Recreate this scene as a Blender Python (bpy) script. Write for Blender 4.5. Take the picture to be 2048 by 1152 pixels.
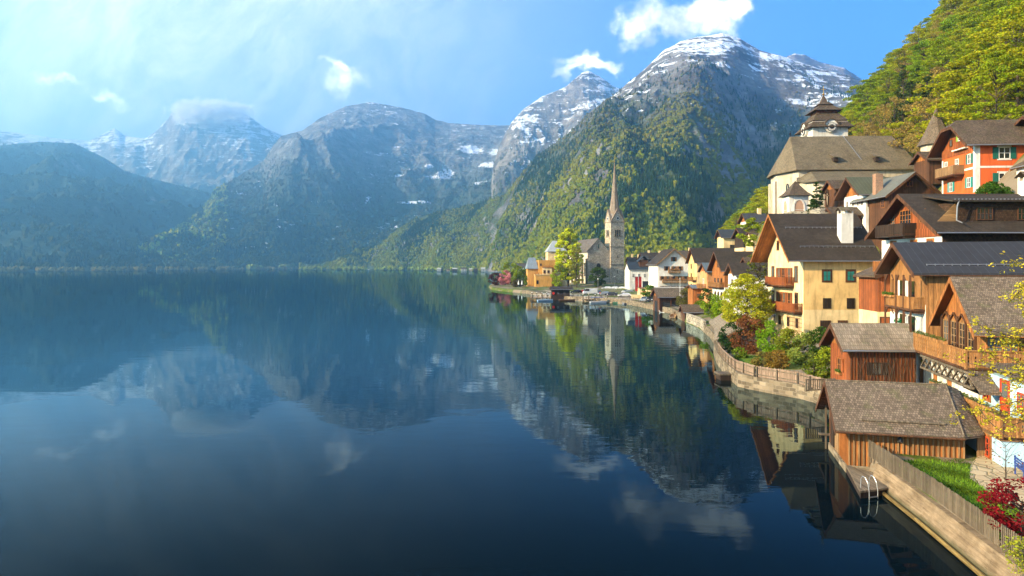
import bpy, math, random
import numpy as np
from mathutils import Vector
R = math.radians
for o in list(bpy.data.objects): bpy.data.objects.remove(o)
SC = bpy.context.scene
COL = SC.collection
random.seed(7)

# ------------------------------------------------------------------ camera
# level camera 12 m above the lake; +Y is into the picture, +X to the right, water at z = 0
F, H, PX0, PY0 = 1365.0, 12.0, 1024.0, 532.0
cam = bpy.data.objects.new('camera', bpy.data.cameras.new('camera'))
COL.objects.link(cam)
cam.location = (0, 0, H); cam.rotation_euler = (R(90), 0, 0)
cam.data.sensor_width = 36; cam.data.lens = F * 36 / 2048
cam.data.shift_y = -(576 - PY0) / 2048
cam.data.clip_start = 0.5; cam.data.clip_end = 60000
SC.camera = cam

# ------------------------------------------------------------------ sun, sky, exposure
SUN_AZ, SUN_EL = R(-110), R(22)          # azimuth measured clockwise from +Y: the sun stands left of the view
sl = bpy.data.lights.new('sun', 'SUN'); sl.energy = 5.0; sl.angle = R(0.5); sl.color = (1.0, 0.77, 0.46)
sun = bpy.data.objects.new('sun', sl); COL.objects.link(sun)
sdir = Vector((math.sin(SUN_AZ) * math.cos(SUN_EL), math.cos(SUN_AZ) * math.cos(SUN_EL), math.sin(SUN_EL)))
sun.rotation_euler = sdir.to_track_quat('Z', 'Y').to_euler()
SC.view_settings.view_transform = 'Standard'; SC.view_settings.look = 'None'
SC.view_settings.exposure = 1.78; SC.view_settings.gamma = 1
SC.view_settings.use_curve_mapping = False
SC.cycles.use_denoising = True
SC.cycles.max_bounces = 6; SC.cycles.diffuse_bounces = 2; SC.cycles.glossy_bounces = 3
SC.cycles.transmission_bounces = 3; SC.cycles.transparent_max_bounces = 12; SC.cycles.volume_bounces = 2
SC.cycles.caustics_reflective = False; SC.cycles.caustics_refractive = False
SC.cycles.use_adaptive_sampling = True; SC.cycles.adaptive_threshold = 0.015

def px2w(px, py, Y): return ((px - PX0) * Y / F, Y, H + (PY0 - py) * Y / F)

# ---- tiny node helper
class N:
    def __init__(s, tree): s.t = tree; s.n = tree.nodes; s.l = tree.links
    def put(s, sock, v):
        if isinstance(v, bpy.types.NodeSocket): s.l.new(v, sock)
        elif v is not None: sock.default_value = v
    def new(s, typ, ins=None, **kw):
        nd = s.n.new(typ)
        for k, v in kw.items(): setattr(nd, k, v)
        for k, v in (ins or {}).items(): s.put(nd.inputs[k], v)
        return nd
    def m(s, op, a, b=None, c=None, clamp=False):
        nd = s.n.new('ShaderNodeMath'); nd.operation = op; nd.use_clamp = clamp
        s.put(nd.inputs[0], a)
        if b is not None: s.put(nd.inputs[1], b)
        if c is not None: s.put(nd.inputs[2], c)
        return nd.outputs[0]
    def mix(s, f, a, b, mode='MIX'):
        nd = s.n.new('ShaderNodeMix'); nd.data_type = 'RGBA'; nd.blend_type = mode; nd.clamp_factor = True
        s.put(nd.inputs[0], f); s.put(nd.inputs[6], c4(a)); s.put(nd.inputs[7], c4(b)); return nd.outputs[2]
    def noise(s, vec, scale, detail=3, rough=.5, dist=0):
        nd = s.new('ShaderNodeTexNoise', {'Vector': vec, 'Scale': scale, 'Detail': detail, 'Roughness': rough, 'Distortion': dist}); return nd.outputs[0]
    def ramp(s, f, a, b, lo=0., hi=1.):
        nd = s.new('ShaderNodeMapRange', {0: f, 1: a, 2: b, 3: lo, 4: hi}); nd.interpolation_type = 'SMOOTHSTEP'; return nd.outputs[0]
    def mapv(s, vec, scale=(1,1,1), loc=(0,0,0), rot=(0,0,0)):
        return s.new('ShaderNodeMapping', {'Vector': vec, 'Scale': scale, 'Location': loc, 'Rotation': rot}).outputs[0]
def c4(c):
    if isinstance(c, (tuple, list)) and len(c) == 3: return (*c, 1)
    return c

# ------------------------------------------------------------------ world: Nishita sky with cirrus and cumulus, all by direction
W = bpy.data.worlds.new('World'); SC.world = W; W.use_nodes = True
W.node_tree.nodes.clear(); n = N(W.node_tree)
sky = n.new('ShaderNodeTexSky', sky_type='NISHITA')
sky.sun_disc = False; sky.sun_elevation = SUN_EL; sky.sun_rotation = SUN_AZ
sky.air_density = 1.0; sky.dust_density = 0.6; sky.ozone_density = 2.5; sky.altitude = 500
skyc = n.mix(1.0, sky.outputs[0], (0.34, 0.63, 0.97), 'MULTIPLY')
geo = n.new('ShaderNodeNewGeometry')
tc = n.new('ShaderNodeTexCoord')
sx = n.new('ShaderNodeSeparateXYZ', {0: tc.outputs['Generated']})
dx, dy, dz = sx.outputs
dys = n.m('MAXIMUM', dy, 0.05)
cu, cv = n.m('DIVIDE', dx, dys), n.m('DIVIDE', dz, dys)
front = n.ramp(dy, 0.05, 0.3)
uv = n.new('ShaderNodeCombineXYZ', {0: cu, 1: cv}).outputs[0]
warp = n.new('ShaderNodeTexNoise', {'Vector': uv, 'Scale': 9.0, 'Detail': 4.0, 'Roughness': 0.6})
wv = n.new('ShaderNodeVectorMath', {0: warp.outputs[1], 1: (0.5, 0.5, 0.5)}, operation='SUBTRACT').outputs[0]
wsc = n.new('ShaderNodeVectorMath', {0: wv}, operation='SCALE'); wsc.inputs['Scale'].default_value = 0.16
cuv = n.new('ShaderNodeVectorMath', {0: uv, 1: wsc.outputs[0]}, operation='ADD').outputs[0]
# cirrus: streaks fanning from the upper left
cm = n.mapv(n.mapv(uv, rot=(0, 0, R(-52))), scale=(1.25, 2.3, 1))
ci = n.noise(n.new('ShaderNodeVectorMath', {0: cm, 1: wsc.outputs[0]}, operation='ADD').outputs[0], 2.4, 10, .72, .35)
ci2 = n.noise(n.mapv(cuv, scale=(1, 1, 1), rot=(0, 0, R(-30))), 1.7, 3, .5)
cmask = n.m('MULTIPLY', n.ramp(cu, 0.14, -0.36), n.ramp(cv, 0.08, 0.24))
cir = n.m('MULTIPLY', n.ramp(n.m('ADD', n.m('MULTIPLY', ci, .55), n.m('MULTIPLY', ci2, .45)), .38, .66), cmask)
cir = n.m('MULTIPLY', cir, 0.9)
haz = n.m('MULTIPLY', n.ramp(cu, 0.50, -0.60), n.ramp(cv, 1.2, 0.25, .35, .86))
white = (6.8, 6.4, 6.1)
c1 = n.mix(cir, n.mix(haz, skyc, (2.55, 2.78, 3.05)), white)
fine = n.noise(uv, 17, 7, .62)
tot = None
def ellipse(px, py, a, b, ang, soft=.45):
    global tot
    u0, v0 = (px - PX0) / F, (PY0 - py) / F
    mp = n.new('ShaderNodeMapping', {'Vector': cuv, 'Location': (u0, v0, 0), 'Rotation': (0, 0, R(ang)), 'Scale': (1.25 * a / F, 1.3 * b / F, 1)}, vector_type='TEXTURE').outputs[0]
    ln = n.new('ShaderNodeVectorMath', {0: mp}, operation='LENGTH').outputs['Value']
    e = n.m('SUBTRACT', n.m('ADD', n.m('MULTIPLY', fine, 1.5), 0.35), ln)
    e = n.ramp(e, 0.0, soft)
    tot = e if tot is None else n.m('MAXIMUM', tot, e)
ellipse(1380, 14, 105, 44, 14, .8); ellipse(1318, 46, 62, 32, 30, .8); ellipse(1450, 2, 50, 22, 10, .9)
ellipse(1178, 108, 60, 17, 4, .9); ellipse(1138, 128, 40, 13, 8, .9)
ellipse(694, 146, 44, 26, -38, 1.3); ellipse(672, 112, 38, 10, -25, 1.2)
ellipse(114, 160, 40, 11, 0, 1.2); ellipse(214, 181, 38, 14, -8, 1.2)
ccol = n.mix(n.ramp(n.noise(uv, 11, 5, .6), .35, .65), (4.6, 4.6, 4.8), (15.0, 14.2, 13.2))
c2 = n.mix(n.m('MULTIPLY', n.m('MULTIPLY', tot, front), .93), c1, ccol)
bg = n.new('ShaderNodeBackground', {0: c2, 1: 0.11})
wo = n.new('ShaderNodeOutputWorld', {0: bg.outputs[0]})
# ------------------------------------------------------------------ noise
def _hash(ix, iy, seed):
    h = (ix.astype(np.int64) * 374761393 + iy.astype(np.int64) * 668265263 + seed * 974711) & 0xFFFFFFFF
    h = ((h ^ (h >> 13)) * 1274126177) & 0xFFFFFFFF
    return ((h ^ (h >> 16)) & 0xFFFF) / 65535.0 * 2 * np.pi
def perlin(x, y, seed=0):
    ix, iy = np.floor(x), np.floor(y); fx, fy = x - ix, y - iy
    u, v = fx * fx * fx * (fx * (fx * 6 - 15) + 10), fy * fy * fy * (fy * (fy * 6 - 15) + 10)
    def g(a, b):
        th = _hash(ix + a, iy + b, seed); return np.cos(th) * (fx - a) + np.sin(th) * (fy - b)
    a = g(0, 0) * (1 - u) + g(1, 0) * u; b = g(0, 1) * (1 - u) + g(1, 1) * u
    return (a * (1 - v) + b * v) * 1.5
def fbm(x, y, o=4, seed=0, gain=.5):
    s, a = 0, 1
    for k in range(o): s = s + a * perlin(x * 2**k, y * 2**k, seed + k * 17); a *= gain
    return s
def ridged(x, y, o=5, seed=0, gain=.55):
    s, a, w = 0, 1, 1
    for k in range(o):
        r = (1 - np.abs(perlin(x * 2**k, y * 2**k, seed + k * 31))) ** 2
        s = s + a * r * w; w = np.clip(r * 1.4, 0, 1); a *= gain
    return s - 1.1
def lerp_pts(pts, x):
    pts = sorted(pts); return np.interp(x, [p[0] for p in pts], [p[1] for p in pts])

# ------------------------------------------------------------------ tagging / linking
def tag(o, label=None, cat=None, group=None, kind=None):
    if label: o['label'] = label
    if cat: o['category'] = cat
    if group: o['group'] = group
    if kind: o['kind'] = kind
    return o
def np_mesh(name, verts, faces, mat, smooth=True, cols=None, uv=None):
    """verts (n,3), faces (m,k) numpy -> linked object"""
    me = bpy.data.meshes.new(name); verts = np.asarray(verts, np.float32); faces = np.asarray(faces, np.int32)
    me.vertices.add(len(verts)); me.vertices.foreach_set('co', verts.ravel())
    k = faces.shape[1]; me.loops.add(faces.size); me.loops.foreach_set('vertex_index', faces.ravel())
    me.polygons.add(len(faces)); me.polygons.foreach_set('loop_start', np.arange(0, faces.size, k, dtype=np.int32))
    me.polygons.foreach_set('loop_total', np.full(len(faces), k, np.int32))
    me.polygons.foreach_set('use_smooth', np.full(len(faces), smooth))
    if cols is not None:
        a = me.attributes.new('tint', 'FLOAT_COLOR', 'POINT'); c = np.ones((len(verts), 4), np.float32); c[:, :3] = cols
        a.data.foreach_set('color', c.ravel())
    me.update(calc_edges=True); me.validate(); me.materials.append(mat)
    o = bpy.data.objects.new(name, me); COL.objects.link(o); return o

def new_mat(name):
    m = bpy.data.materials.new(name); m.use_nodes = True; m.node_tree.nodes.clear(); n = N(m.node_tree)
    n.out = n.new('ShaderNodeOutputMaterial'); return m, n
def principled(n, col, rough=.8, normal=None, spec=.3, metal=0., **kw):
    p = n.new('ShaderNodeBsdfPrincipled', {'Base Color': c4(col), 'Roughness': rough, 'Metallic': metal, 'Specular IOR Level': spec})
    if normal is not None: n.put(p.inputs['Normal'], normal)
    n.l.new(p.outputs[0], n.out.inputs[0]); return p
def bump(n, h, strength=.5, dist=.05):
    return n.new('ShaderNodeBump', {'Height': h, 'Strength': strength, 'Distance': dist}).outputs[0]

# ------------------------------------------------------------------ materials of the land
def mountain_mat(name, snow_lo, snow_hi, snow_amt, spots=(), rock=(.20,.17,.14), wood=(.045,.055,.022), tree_hi=700, tree_w=350):
    m, n = new_mat(name); g = n.new('ShaderNodeNewGeometry'); P = g.outputs['Position']
    s = n.new('ShaderNodeSeparateXYZ', {0: P}); z = s.outputs[2]
    nz = n.new('ShaderNodeSeparateXYZ', {0: g.outputs['Normal']}).outputs[2]
    big = n.noise(P, .0022, 5, .6); mid = n.noise(P, .012, 6, .65); fin = n.noise(P, .06, 4, .7)
    strat = n.noise(n.mapv(P, scale=(.006, .006, .06), rot=(R(14), R(-17), 0)), 1, 5, .68)
    rk = n.mix(n.ramp(strat, .3, .7), rock, tuple(c * 2.0 for c in rock)); rk = n.mix(n.ramp(mid, .35, .65), rk, tuple(c * .5 for c in rock))
    tf = n.ramp(n.m('ADD', z, n.m('MULTIPLY', n.m('SUBTRACT', mid, .5), tree_w * 2.2)), tree_hi + tree_w * .5, tree_hi - tree_w * .5)
    tf = n.m('MULTIPLY', tf, n.ramp(nz, .42, .58))
    base = n.mix(tf, rk, n.mix(fin, wood, tuple(c * 1.9 for c in wood)))
    gul = n.noise(n.mapv(P, scale=(.022, .022, .007)), 1, 5, .65); st = n.m('ADD', n.m('MULTIPLY', strat, .42), n.m('ADD', n.m('MULTIPLY', fin, .26), n.m('MULTIPLY', gul, .32)))
    sf = n.m('ADD', n.ramp(z, snow_lo, snow_hi, -.57, -.04), n.m('MULTIPLY', n.m('SUBTRACT', st, .5), 4.4))
    sf = n.m('ADD', sf, n.m('MULTIPLY', n.m('SUBTRACT', big, .5), 1.1)); sf = n.m('ADD', sf, n.m('MULTIPLY', n.m('SUBTRACT', nz, .62), .9))
    sf = n.m('MULTIPLY', n.ramp(sf, .0, .16), snow_amt)
    for (x_, z_, a_, b_) in spots:
        e = n.new('ShaderNodeMapping', {'Vector': P, 'Location': (x_, 0, z_), 'Scale': (a_, 1e6, b_)}, vector_type='TEXTURE').outputs[0]; l_ = n.new('ShaderNodeVectorMath', {0: e}, operation='LENGTH').outputs['Value']
        sf = n.m('MAXIMUM', sf, n.ramp(n.m('ADD', l_, n.m('MULTIPLY', n.m('ADD', n.m('SUBTRACT', fin, .5), n.m('SUBTRACT', strat, .5)), 2.3)), 1.05, .8))
    col = n.mix(sf, base, (.82, .85, .9))
    b = bump(n, n.m('ADD', n.m('MULTIPLY', strat, .7), mid), 1.0, 22)
    principled(n, col, .95, b, .05); return m
M_big = mountain_mat('rock_forest_snow', 180, 660, 1.0, tree_hi=330, tree_w=260, rock=(.17,.155,.15))
M_far = mountain_mat('rock_snow_far', 450, 1250, 1.0, tree_hi=600)
M_mid = mountain_mat('rock_wood_mid', 560, 1750, .95, [((px - 1024) * 3600 / F, H + (532 - py) * 3600 / F, a * 2.64, b * 2.64) for px, py, a, b in ((880, 330, 15, 17), (868, 345, 26, 5), (845, 318, 9, 6), (975, 312, 22, 9), (958, 364, 14, 4), (835, 409, 30, 4), (752, 408, 3, 8), (930, 262, 26, 12), (985, 270, 14, 10), (790, 345, 12, 3))], rock=(.17,.16,.15), wood=(.03,.045,.022), tree_hi=450, tree_w=500)
M_spire = mountain_mat('rock_snow_spire', 150, 760, 1.0, tree_hi=330, tree_w=260)
M_hill = mountain_mat('wooded_hill', 2000, 3000, 0, wood=(.03,.04,.02), tree_hi=5000)

# ------------------------------------------------------------------ mountains as real relief
def mountain(name, sil, foot, ridge, mat, nc=500, nr=170, amp=120, L=420, seed=1, prof=1.2, foot_z=-3, edge=.25, spurs=(), back=26, label=None):
    px0, px1 = sil[0][0], sil[-1][0]; c = np.linspace(px0, px1, nc)
    s = np.concatenate([np.linspace(0, 1, nr), 1 + np.linspace(0, 1, back)[1:] * .6]); Cc, S = np.meshgrid(c, s)
    Yf, Yr, py = lerp_pts(foot, Cc), lerp_pts(ridge, Cc), lerp_pts(sil, Cc)
    Yd = Yf + (Yr - Yf) * S; X = (Cc - PX0) / F * Yd
    Zr = H + (PY0 - py) * Yr / F
    pf = np.where(S <= 1, S ** prof, 1 - (S - 1) * 1.5)
    Z = foot_z + (Zr - foot_z) * pf
    env = np.clip(np.sin(np.clip(S, 0, 1) * np.pi * .86) ** .8, 0, 1); env = env * np.clip((1 - S) * 2.6 + edge, 0, 1)
    for (pts, a, w) in spurs:            # spur lines given as (px, s): raise or carve along them
        d = np.full(X.shape, 1e9)
        for (p0, p1) in zip(pts[:-1], pts[1:]):
            ax, ay, bx, by = p0[0] / w, p0[1] * 4, p1[0] / w, p1[1] * 4; qx, qy = Cc / w, S * 4
            t = np.clip(((qx - ax) * (bx - ax) + (qy - ay) * (by - ay)) / ((bx - ax)**2 + (by - ay)**2), 0, 1)
            d = np.minimum(d, np.hypot(qx - ax - t * (bx - ax), qy - ay - t * (by - ay)))
        Z = Z + a * np.exp(-d * d * 1.5) * env
    wx = X + 90 * perlin(X / 500, Yd / 500, seed + 5); wy = Yd + 90 * perlin(X / 500 + 9, Yd / 500, seed + 6)
    Z = Z + amp * env * ridged(wx / L, wy / (L * 1.5), 6, seed, .52)
    Z = Z + 8 * np.clip(env + .2, 0, 1) * fbm(X / 45, Yd / 45, 3, seed + 3)
    V = np.stack([X, Yd, Z], -1); nR, nC = X.shape
    i = np.arange(nR * nC).reshape(nR, nC); Fc = np.stack([i[:-1, :-1], i[:-1, 1:], i[1:, 1:], i[1:, :-1]], -1).reshape(-1, 4)
    o = np_mesh(name, V.reshape(-1, 3), Fc, mat); tag(o, kind='structure'); return V, nr

sil_big = [(600,538),(660,528),(705,515),(752,493),(802,456),(830,437),(880,424),(926,415),(973,400),(1010,392),(1030,365),(1076,310),(1136,268),(1183,222),(1240,181),(1290,137),(1330,100),(1360,83),(1400,73),(1445,66),(1480,76),(1520,101),(1570,113),(1610,127),(1650,140),(1700,150),(1760,190),(1850,260),(1980,330),(2200,380)]
foot_big = [(600,2350),(760,2150),(870,1900),(950,1700),(1010,1300),(1100,900),(1250,700),(1450,700),(1750,850),(2200,1000)]
ridge_big = [(600,2450),(760,2450),(926,2250),(1010,2000),(1076,1800),(1240,1720),(1445,1800),(1650,1800),(2200,1800)]
V_big, nr_big = mountain('mountain', sil_big, foot_big, ridge_big, M_big, 760, 300, 68, 380, 3, 1.12, edge=.02,
    spurs=[([(1320,.88),(1270,.6),(1190,.2)],35,120),([(1600,.95),(1510,.6),(1470,.2)],-115,120),([(1440,.9),(1420,.7),(1400,.4),(1380,.1)],34,70),([(1180,.95),(1120,.5),(1050,.1)],35,70)])
sil_spire = [(945,425),(960,404),(975,392),(981,376),(987,328),(998,292),(1022,246),(1047,218),(1083,193),(1129,175),(1154,154),(1165,145),(1178,141),(1200,153),(1225,171),(1260,187),(1300,215),(1380,260),(1500,330)]
V_sp, nr_sp = mountain('mountain', sil_spire, [(945,2750),(1500,2800)], [(945,3300),(990,3500),(1180,3700),(1500,3700)], M_spire, 420, 160, 120, 380, 12, 1.1, foot_z=150, edge=.03)
sil_mid = [(190,541),(228,535),(302,495),(356,455),(409,415),(431,380),(480,350),(527,322),(545,293),(562,272),(605,261),(640,236),(690,213),(740,204),(800,214),(850,227),(870,239),(900,246),(960,250),(1010,251),(1060,246),(1200,270)]
V_mid, nr_mid = mountain('mountain', sil_mid, [(190,1700),(300,1950),(400,2200),(600,2620),(700,2700),(1200,2750)], [(190,1760),(302,2700),(409,3300),(545,4000),(740,4600),(1010,4600),(1200,4600)], M_mid, 620, 220, 80, 620, 21, .95, edge=.02,
    spurs=[([(640,1),(600,.5),(560,.1)],120,90),([(870,1),(820,.6),(760,.3)],-120,90)])
sil_left = [(-1500,-60),(-900,0),(-500,90),(-300,170),(-100,262),(0,291),(80,283),(150,287),(210,316),(250,343),(330,364),(400,380),(460,402),(520,430),(620,470)]  # beyond the left edge the ridge is raised, unseen, to shade the lake slopes
V_left, nr_left = mountain('mountain', sil_left, [(-1500,1100),(-500,1350),(0,1500),(228,1720),(400,2200),(620,3000)], [(-1500,2400),(-300,3300),(0,4300),(250,4500),(620,4700)], M_hill, 420, 150, 120, 520, 33, 1.05, edge=.02)
sil_far = [(-500,290),(-200,265),(-60,258),(0,262),(60,268),(110,277),(180,281),(200,271),(218,262),(228,256),(238,262),(250,272),(290,277),(312,262),(335,238),(345,222),(360,210),(378,205),(398,208),(420,214),(470,222),(500,233),(530,256),(560,269),(620,305),(800,330)]
V_far, nr_far = mountain('mountain', sil_far, [(-500,4900),(800,4900)], [(-500,6000),(228,6600),(378,6300),(800,6300)], M_far, 460, 150, 170, 700, 41, .95, foot_z=100, edge=.02)
# snowy summit behind the big one
mountain('mountain', [(1540,150),(1575,112),(1590,107),(1610,110),(1640,124),(1690,136),(1740,170),(1800,220)], [(1540,3000),(1800,3000)], [(1540,3500),(1800,3500)], M_far, 120, 50, 60, 300, 47, .8, foot_z=400, edge=.03)

# ------------------------------------------------------------------ far woods: one mass of small crowns
def tree_mat(name, trans=.25, rough=.9):
    m, n = new_mat(name); a = n.new('ShaderNodeAttribute', attribute_name='tint'); g = n.new('ShaderNodeNewGeometry')
    d = n.new('ShaderNodeBsdfDiffuse', {0: a.outputs[0]}); t = n.new('ShaderNodeBsdfTranslucent', {0: a.outputs[0]})
    mx = n.new('ShaderNodeMixShader', {0: trans, 1: d.outputs[0], 2: t.outputs[0]}); n.l.new(mx.outputs[0], n.out.inputs[0]); return m
M_canopy = tree_mat('leaf_canopy', .12)
def icos(sub):
    import bmesh
    b = bmesh.new(); bmesh.ops.create_icosphere(b, subdivisions=sub, radius=1); b.verts.ensure_lookup_table()
    v = np.array([x.co[:] for x in b.verts]); f = np.array([[q.index for q in x.verts] for x in b.faces]); b.free(); return v, f
ICO_V, ICO_F = icos(2)
def crown_templates(rng, k=5):
    out = []
    for i in range(k):
        v = ICO_V.copy(); v = v * (1 + .34 * rng.standard_normal((len(v), 1)).clip(-1.3, 1.3)); v[:, 2] = v[:, 2] * .95 + .85; v[:, :2] *= .80; v[v[:, 2] < 0, 2] = 0
        out.append((v / 2.1, ICO_F))
    return out
def conifer_templates(rng, k=3, sides=7):
    out = []
    for i in range(k):
        V, Fc = [], []
        for t in range(4):
            z0, z1, r = t * .22, min(1, t * .22 + .42), .2 - t * .045; b = len(V)
            for a in range(sides):
                rr = r * (1 + .35 * rng.uniform(-1, 1)); th = 2 * np.pi * (a + rng.uniform(-.3, .3)) / sides; V.append((rr * np.cos(th), rr * np.sin(th), z0 + rng.uniform(-.04, .04)))
            V.append((0, 0, z1))
            Fc += [(b + a, b + (a + 1) % sides, b + sides) for a in range(sides)]
        out.append((np.array(V), np.array(Fc)))
    return out
def woods(name, pos, hgt, tints, kinds, mat, label, seed=0):
    """pos (n,3); kinds: 0 leafy, 1 conifer -> ONE mesh"""
    rng = np.random.default_rng(seed); TT = [crown_templates(rng), conifer_templates(rng)]
    Vs, Fs, Cs, off = [], [], [], 0
    for kd in (0, 1):
        for ti, (tv, tf) in enumerate(TT[kd]):
            sel = np.where((kinds == kd) & (np.arange(len(pos)) % len(TT[kd]) == ti))[0]
            if not len(sel): continue
            th = rng.uniform(0, 6.28, len(sel)); ct, st = np.cos(th)[:, None], np.sin(th)[:, None]; h = hgt[sel][:, None]
            x = (tv[:, 0] * ct - tv[:, 1] * st) * h; y = (tv[:, 0] * st + tv[:, 1] * ct) * h; z = tv[:, 2] * h
            V = np.stack([x, y, z], -1) + pos[sel][:, None, :] - np.array([0, 0, 1.0])
            Fc = tf[None] + (np.arange(len(sel)) * len(tv))[:, None, None] + off
            off += len(sel) * len(tv); Vs.append(V.reshape(-1, 3)); Fs.append(Fc.reshape(-1, 3)); Cs.append(np.repeat(tints[sel], len(tv), 0))
    o = np_mesh(name, np.concatenate(Vs), np.concatenate(Fs), mat, False, np.concatenate(Cs)); tag(o, label, 'forest', None, 'stuff'); return o
def scatter(V, nr, cnt, rng, tmax=1.0, bias=1.0, keep=None):
    nC = V.shape[1]; s = rng.uniform(0, 1, cnt) ** bias * (nr - 2) * tmax; c = rng.uniform(0, nC - 2, cnt)
    i, j = s.astype(int), c.astype(int); a, b = (s - i)[:, None], (c - j)[:, None]
    P = V[i, j] * (1 - a) * (1 - b) + V[i + 1, j] * a * (1 - b) + V[i, j + 1] * (1 - a) * b + V[i + 1, j + 1] * a * b
    e1, e2 = V[i + 1, j] - V[i, j], V[i, j + 1] - V[i, j]; nn = np.cross(e2, e1); nz = np.abs(nn[:, 2]) / (np.linalg.norm(nn, axis=1) + 1e-9)
    return P, s / nr, nz, PX0 + F * P[:, 0] / P[:, 1]
def grow(V, nr, cnt, seed, hi, lo, leafy_top, name, label, bright=1.0, hmin=9, hmax=17, bias=1.15, pxr=(-2000, 2200), tmax=1., thin=0.):
    rng = np.random.default_rng(seed); P, s, nz, px = scatter(V, nr, cnt, rng, tmax, bias)
    z = P[:, 2]; nv = fbm(P[:, 0] / 160, P[:, 1] / 160, 3, seed); 
    ok = (z < hi + .27 * hi * nv + rng.normal(0, 60, cnt)) & (z > 1) & (nz > .34 + .06 * rng.standard_normal(cnt)) & (px > pxr[0]) & (px < pxr[1]) & (fbm(P[:, 0] / 70, P[:, 1] / 200, 2, seed + 9) > -.62 + thin)
    P, nv, z = P[ok], nv[ok], z[ok]; m = len(P)
    pc = np.clip(.16 + .5 * (z / leafy_top) + 1.1 * fbm(P[:, 0] / 150, P[:, 1] / 260, 3, seed + 4), .03, .97)
    kinds = (rng.uniform(0, 1, m) < pc).astype(int)
    t = np.clip(rng.uniform(0, 1, m) * .6 + .2 + .6 * fbm(P[:, 0] / 90, P[:, 1] / 130, 2, seed + 12), 0, 1)[:, None]; leaf = (1 - t) * np.array([.11, .150, .008]) + t * np.array([.27, .25, .010]); old = np.array([.13, .10, .04])
    brown = np.clip((z / leafy_top - .35) * 1.1 + rng.normal(0, .25, m), 0, .85)[:, None]; leaf = leaf * (1 - brown) + old * brown
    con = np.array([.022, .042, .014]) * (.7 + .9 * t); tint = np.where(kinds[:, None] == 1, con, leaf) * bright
    h = rng.uniform(hmin, hmax, m) * np.where(kinds == 1, 1.15, .9) * (1 - .35 * np.clip(z / hi, 0, 1))
    return woods(name, P, h, tint, kinds, M_canopy, label, seed)
grow(V_big, nr_big, 66000, 5, 365, 0, 330, 'forest', 'mixed spring-green and dark conifer wood covering the big mountain behind the village', 0.9, bias=1.0, hmin=6.5, hmax=14, pxr=(600, 1760))
grow(V_sp, nr_sp, 9000, 6, 560, 0, 480, 'forest', 'brownish conifer wood on the foot of the snowy pointed peak', .8, hmin=12, hmax=20, pxr=(940, 1300))
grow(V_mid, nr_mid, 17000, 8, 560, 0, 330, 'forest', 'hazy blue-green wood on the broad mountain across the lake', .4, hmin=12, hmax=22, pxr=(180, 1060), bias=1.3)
grow(V_mid, nr_mid, 9000, 10, 900, 0, 700, 'forest', 'strip of trees tinted as if sunlit on the left spur of the broad mountain', 1.5, hmin=14, hmax=24, pxr=(228, 455), bias=.45)  # tint raised above the same mountain's wood: sunlight put into leaf colour
grow(V_left, nr_left, 14000, 9, 1500, 0, 600, 'forest', 'hazy wood on the rounded hill at the far left shore', .26, hmin=14, hmax=22, pxr=(-300, 560), bias=1.2)  # leaf tint cut so the hill's shade lies in the crown colour

def belt(name, label, pts, n_, wid, tint, seed, hmin=7, hmax=15, zf=None):
    rng = np.random.default_rng(seed); px = rng.uniform(pts[0][0], pts[-1][0], n_); ok = fbm(px / 40, px * 0 + seed, 3, seed) > -.25; px = px[ok]; m = len(px)
    Y = np.interp(px, [p[0] for p in pts], [p[1] for p in pts]) + rng.uniform(0, wid, m); P = np.stack([(px - PX0) / F * Y, Y, np.full(m, .6)], -1); t = rng.uniform(.6, 1.3, (m, 1)); woods(name, P, rng.uniform(hmin, hmax, m), np.array(tint)[None] * t, (rng.uniform(0, 1, m) < .12).astype(int), M_canopy, label, seed)
belt('shore_wood', 'row of trees tinted as if sunlit along the far left lake shore', [(-60, 1380), (190, 1600), (300, 1850), (420, 2150), (600, 2540)], 520, 90, (.20, .16, .04), 201, 5, 14)  # yellowish tint carries the sunlight on these trees
belt('shore_wood', 'bright yellow-green grove on the far shore below the broad mountain', [(495, 2350), (575, 2520)], 150, 190, (.25, .27, .04), 202, 8, 24)  # light leaf tint paints this grove as a sunlit cluster
belt('shore_wood', 'yellow-green shore trees left of the row of far houses', [(600, 2280), (760, 2060), (870, 1820), (1000, 1600)], 600, 120, (.24, .27, .02), 203, 5, 13)
# ------------------------------------------------------------------ lake
def water_mat():
    m, n = new_mat('lake_water'); g = n.new('ShaderNodeNewGeometry'); P = g.outputs['Position']
    a = n.noise(n.mapv(P, scale=(.30, .75, 1), rot=(0, 0, R(6))), 1.0, 3, .5)
    b = n.noise(n.mapv(P, scale=(.045, .11, 1), rot=(0, 0, R(-14))), 1.0, 3, .55)
    c = n.noise(n.mapv(P, scale=(1.6, 2.6, 1), rot=(0, 0, R(20))), 1.0, 2, .5)
    patch = n.ramp(n.noise(n.mapv(P, scale=(.006, .014, 1)), 1.0, 3, .5), .38, .62, .25, 1.0)
    hgt = n.m('ADD', n.m('MULTIPLY', a, .027), n.m('ADD', n.m('MULTIPLY', b, .085), n.m('MULTIPLY', n.m('MULTIPLY', c, .0022), patch)))
    hgt = n.m('MULTIPLY', hgt, patch)
    nb = bump(n, hgt, 1.0, .42)
    fr = n.new('ShaderNodeFresnel', {'IOR': 1.28, 'Normal': nb}); frr = n.ramp(fr.outputs[0], .035, .54, .0, .64)
    gl = n.new('ShaderNodeBsdfGlossy', {'Color': (.66, .86, .93, 1), 'Roughness': .012, 'Normal': nb})
    dp = n.new('ShaderNodeBsdfDiffuse', {'Color': (.0012, .0045, .0075, 1)})
    mx = n.new('ShaderNodeMixShader', {0: frr, 1: dp.outputs[0], 2: gl.outputs[0]}); n.l.new(mx.outputs[0], n.out.inputs[0]); return m
M_water = water_mat()
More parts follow.
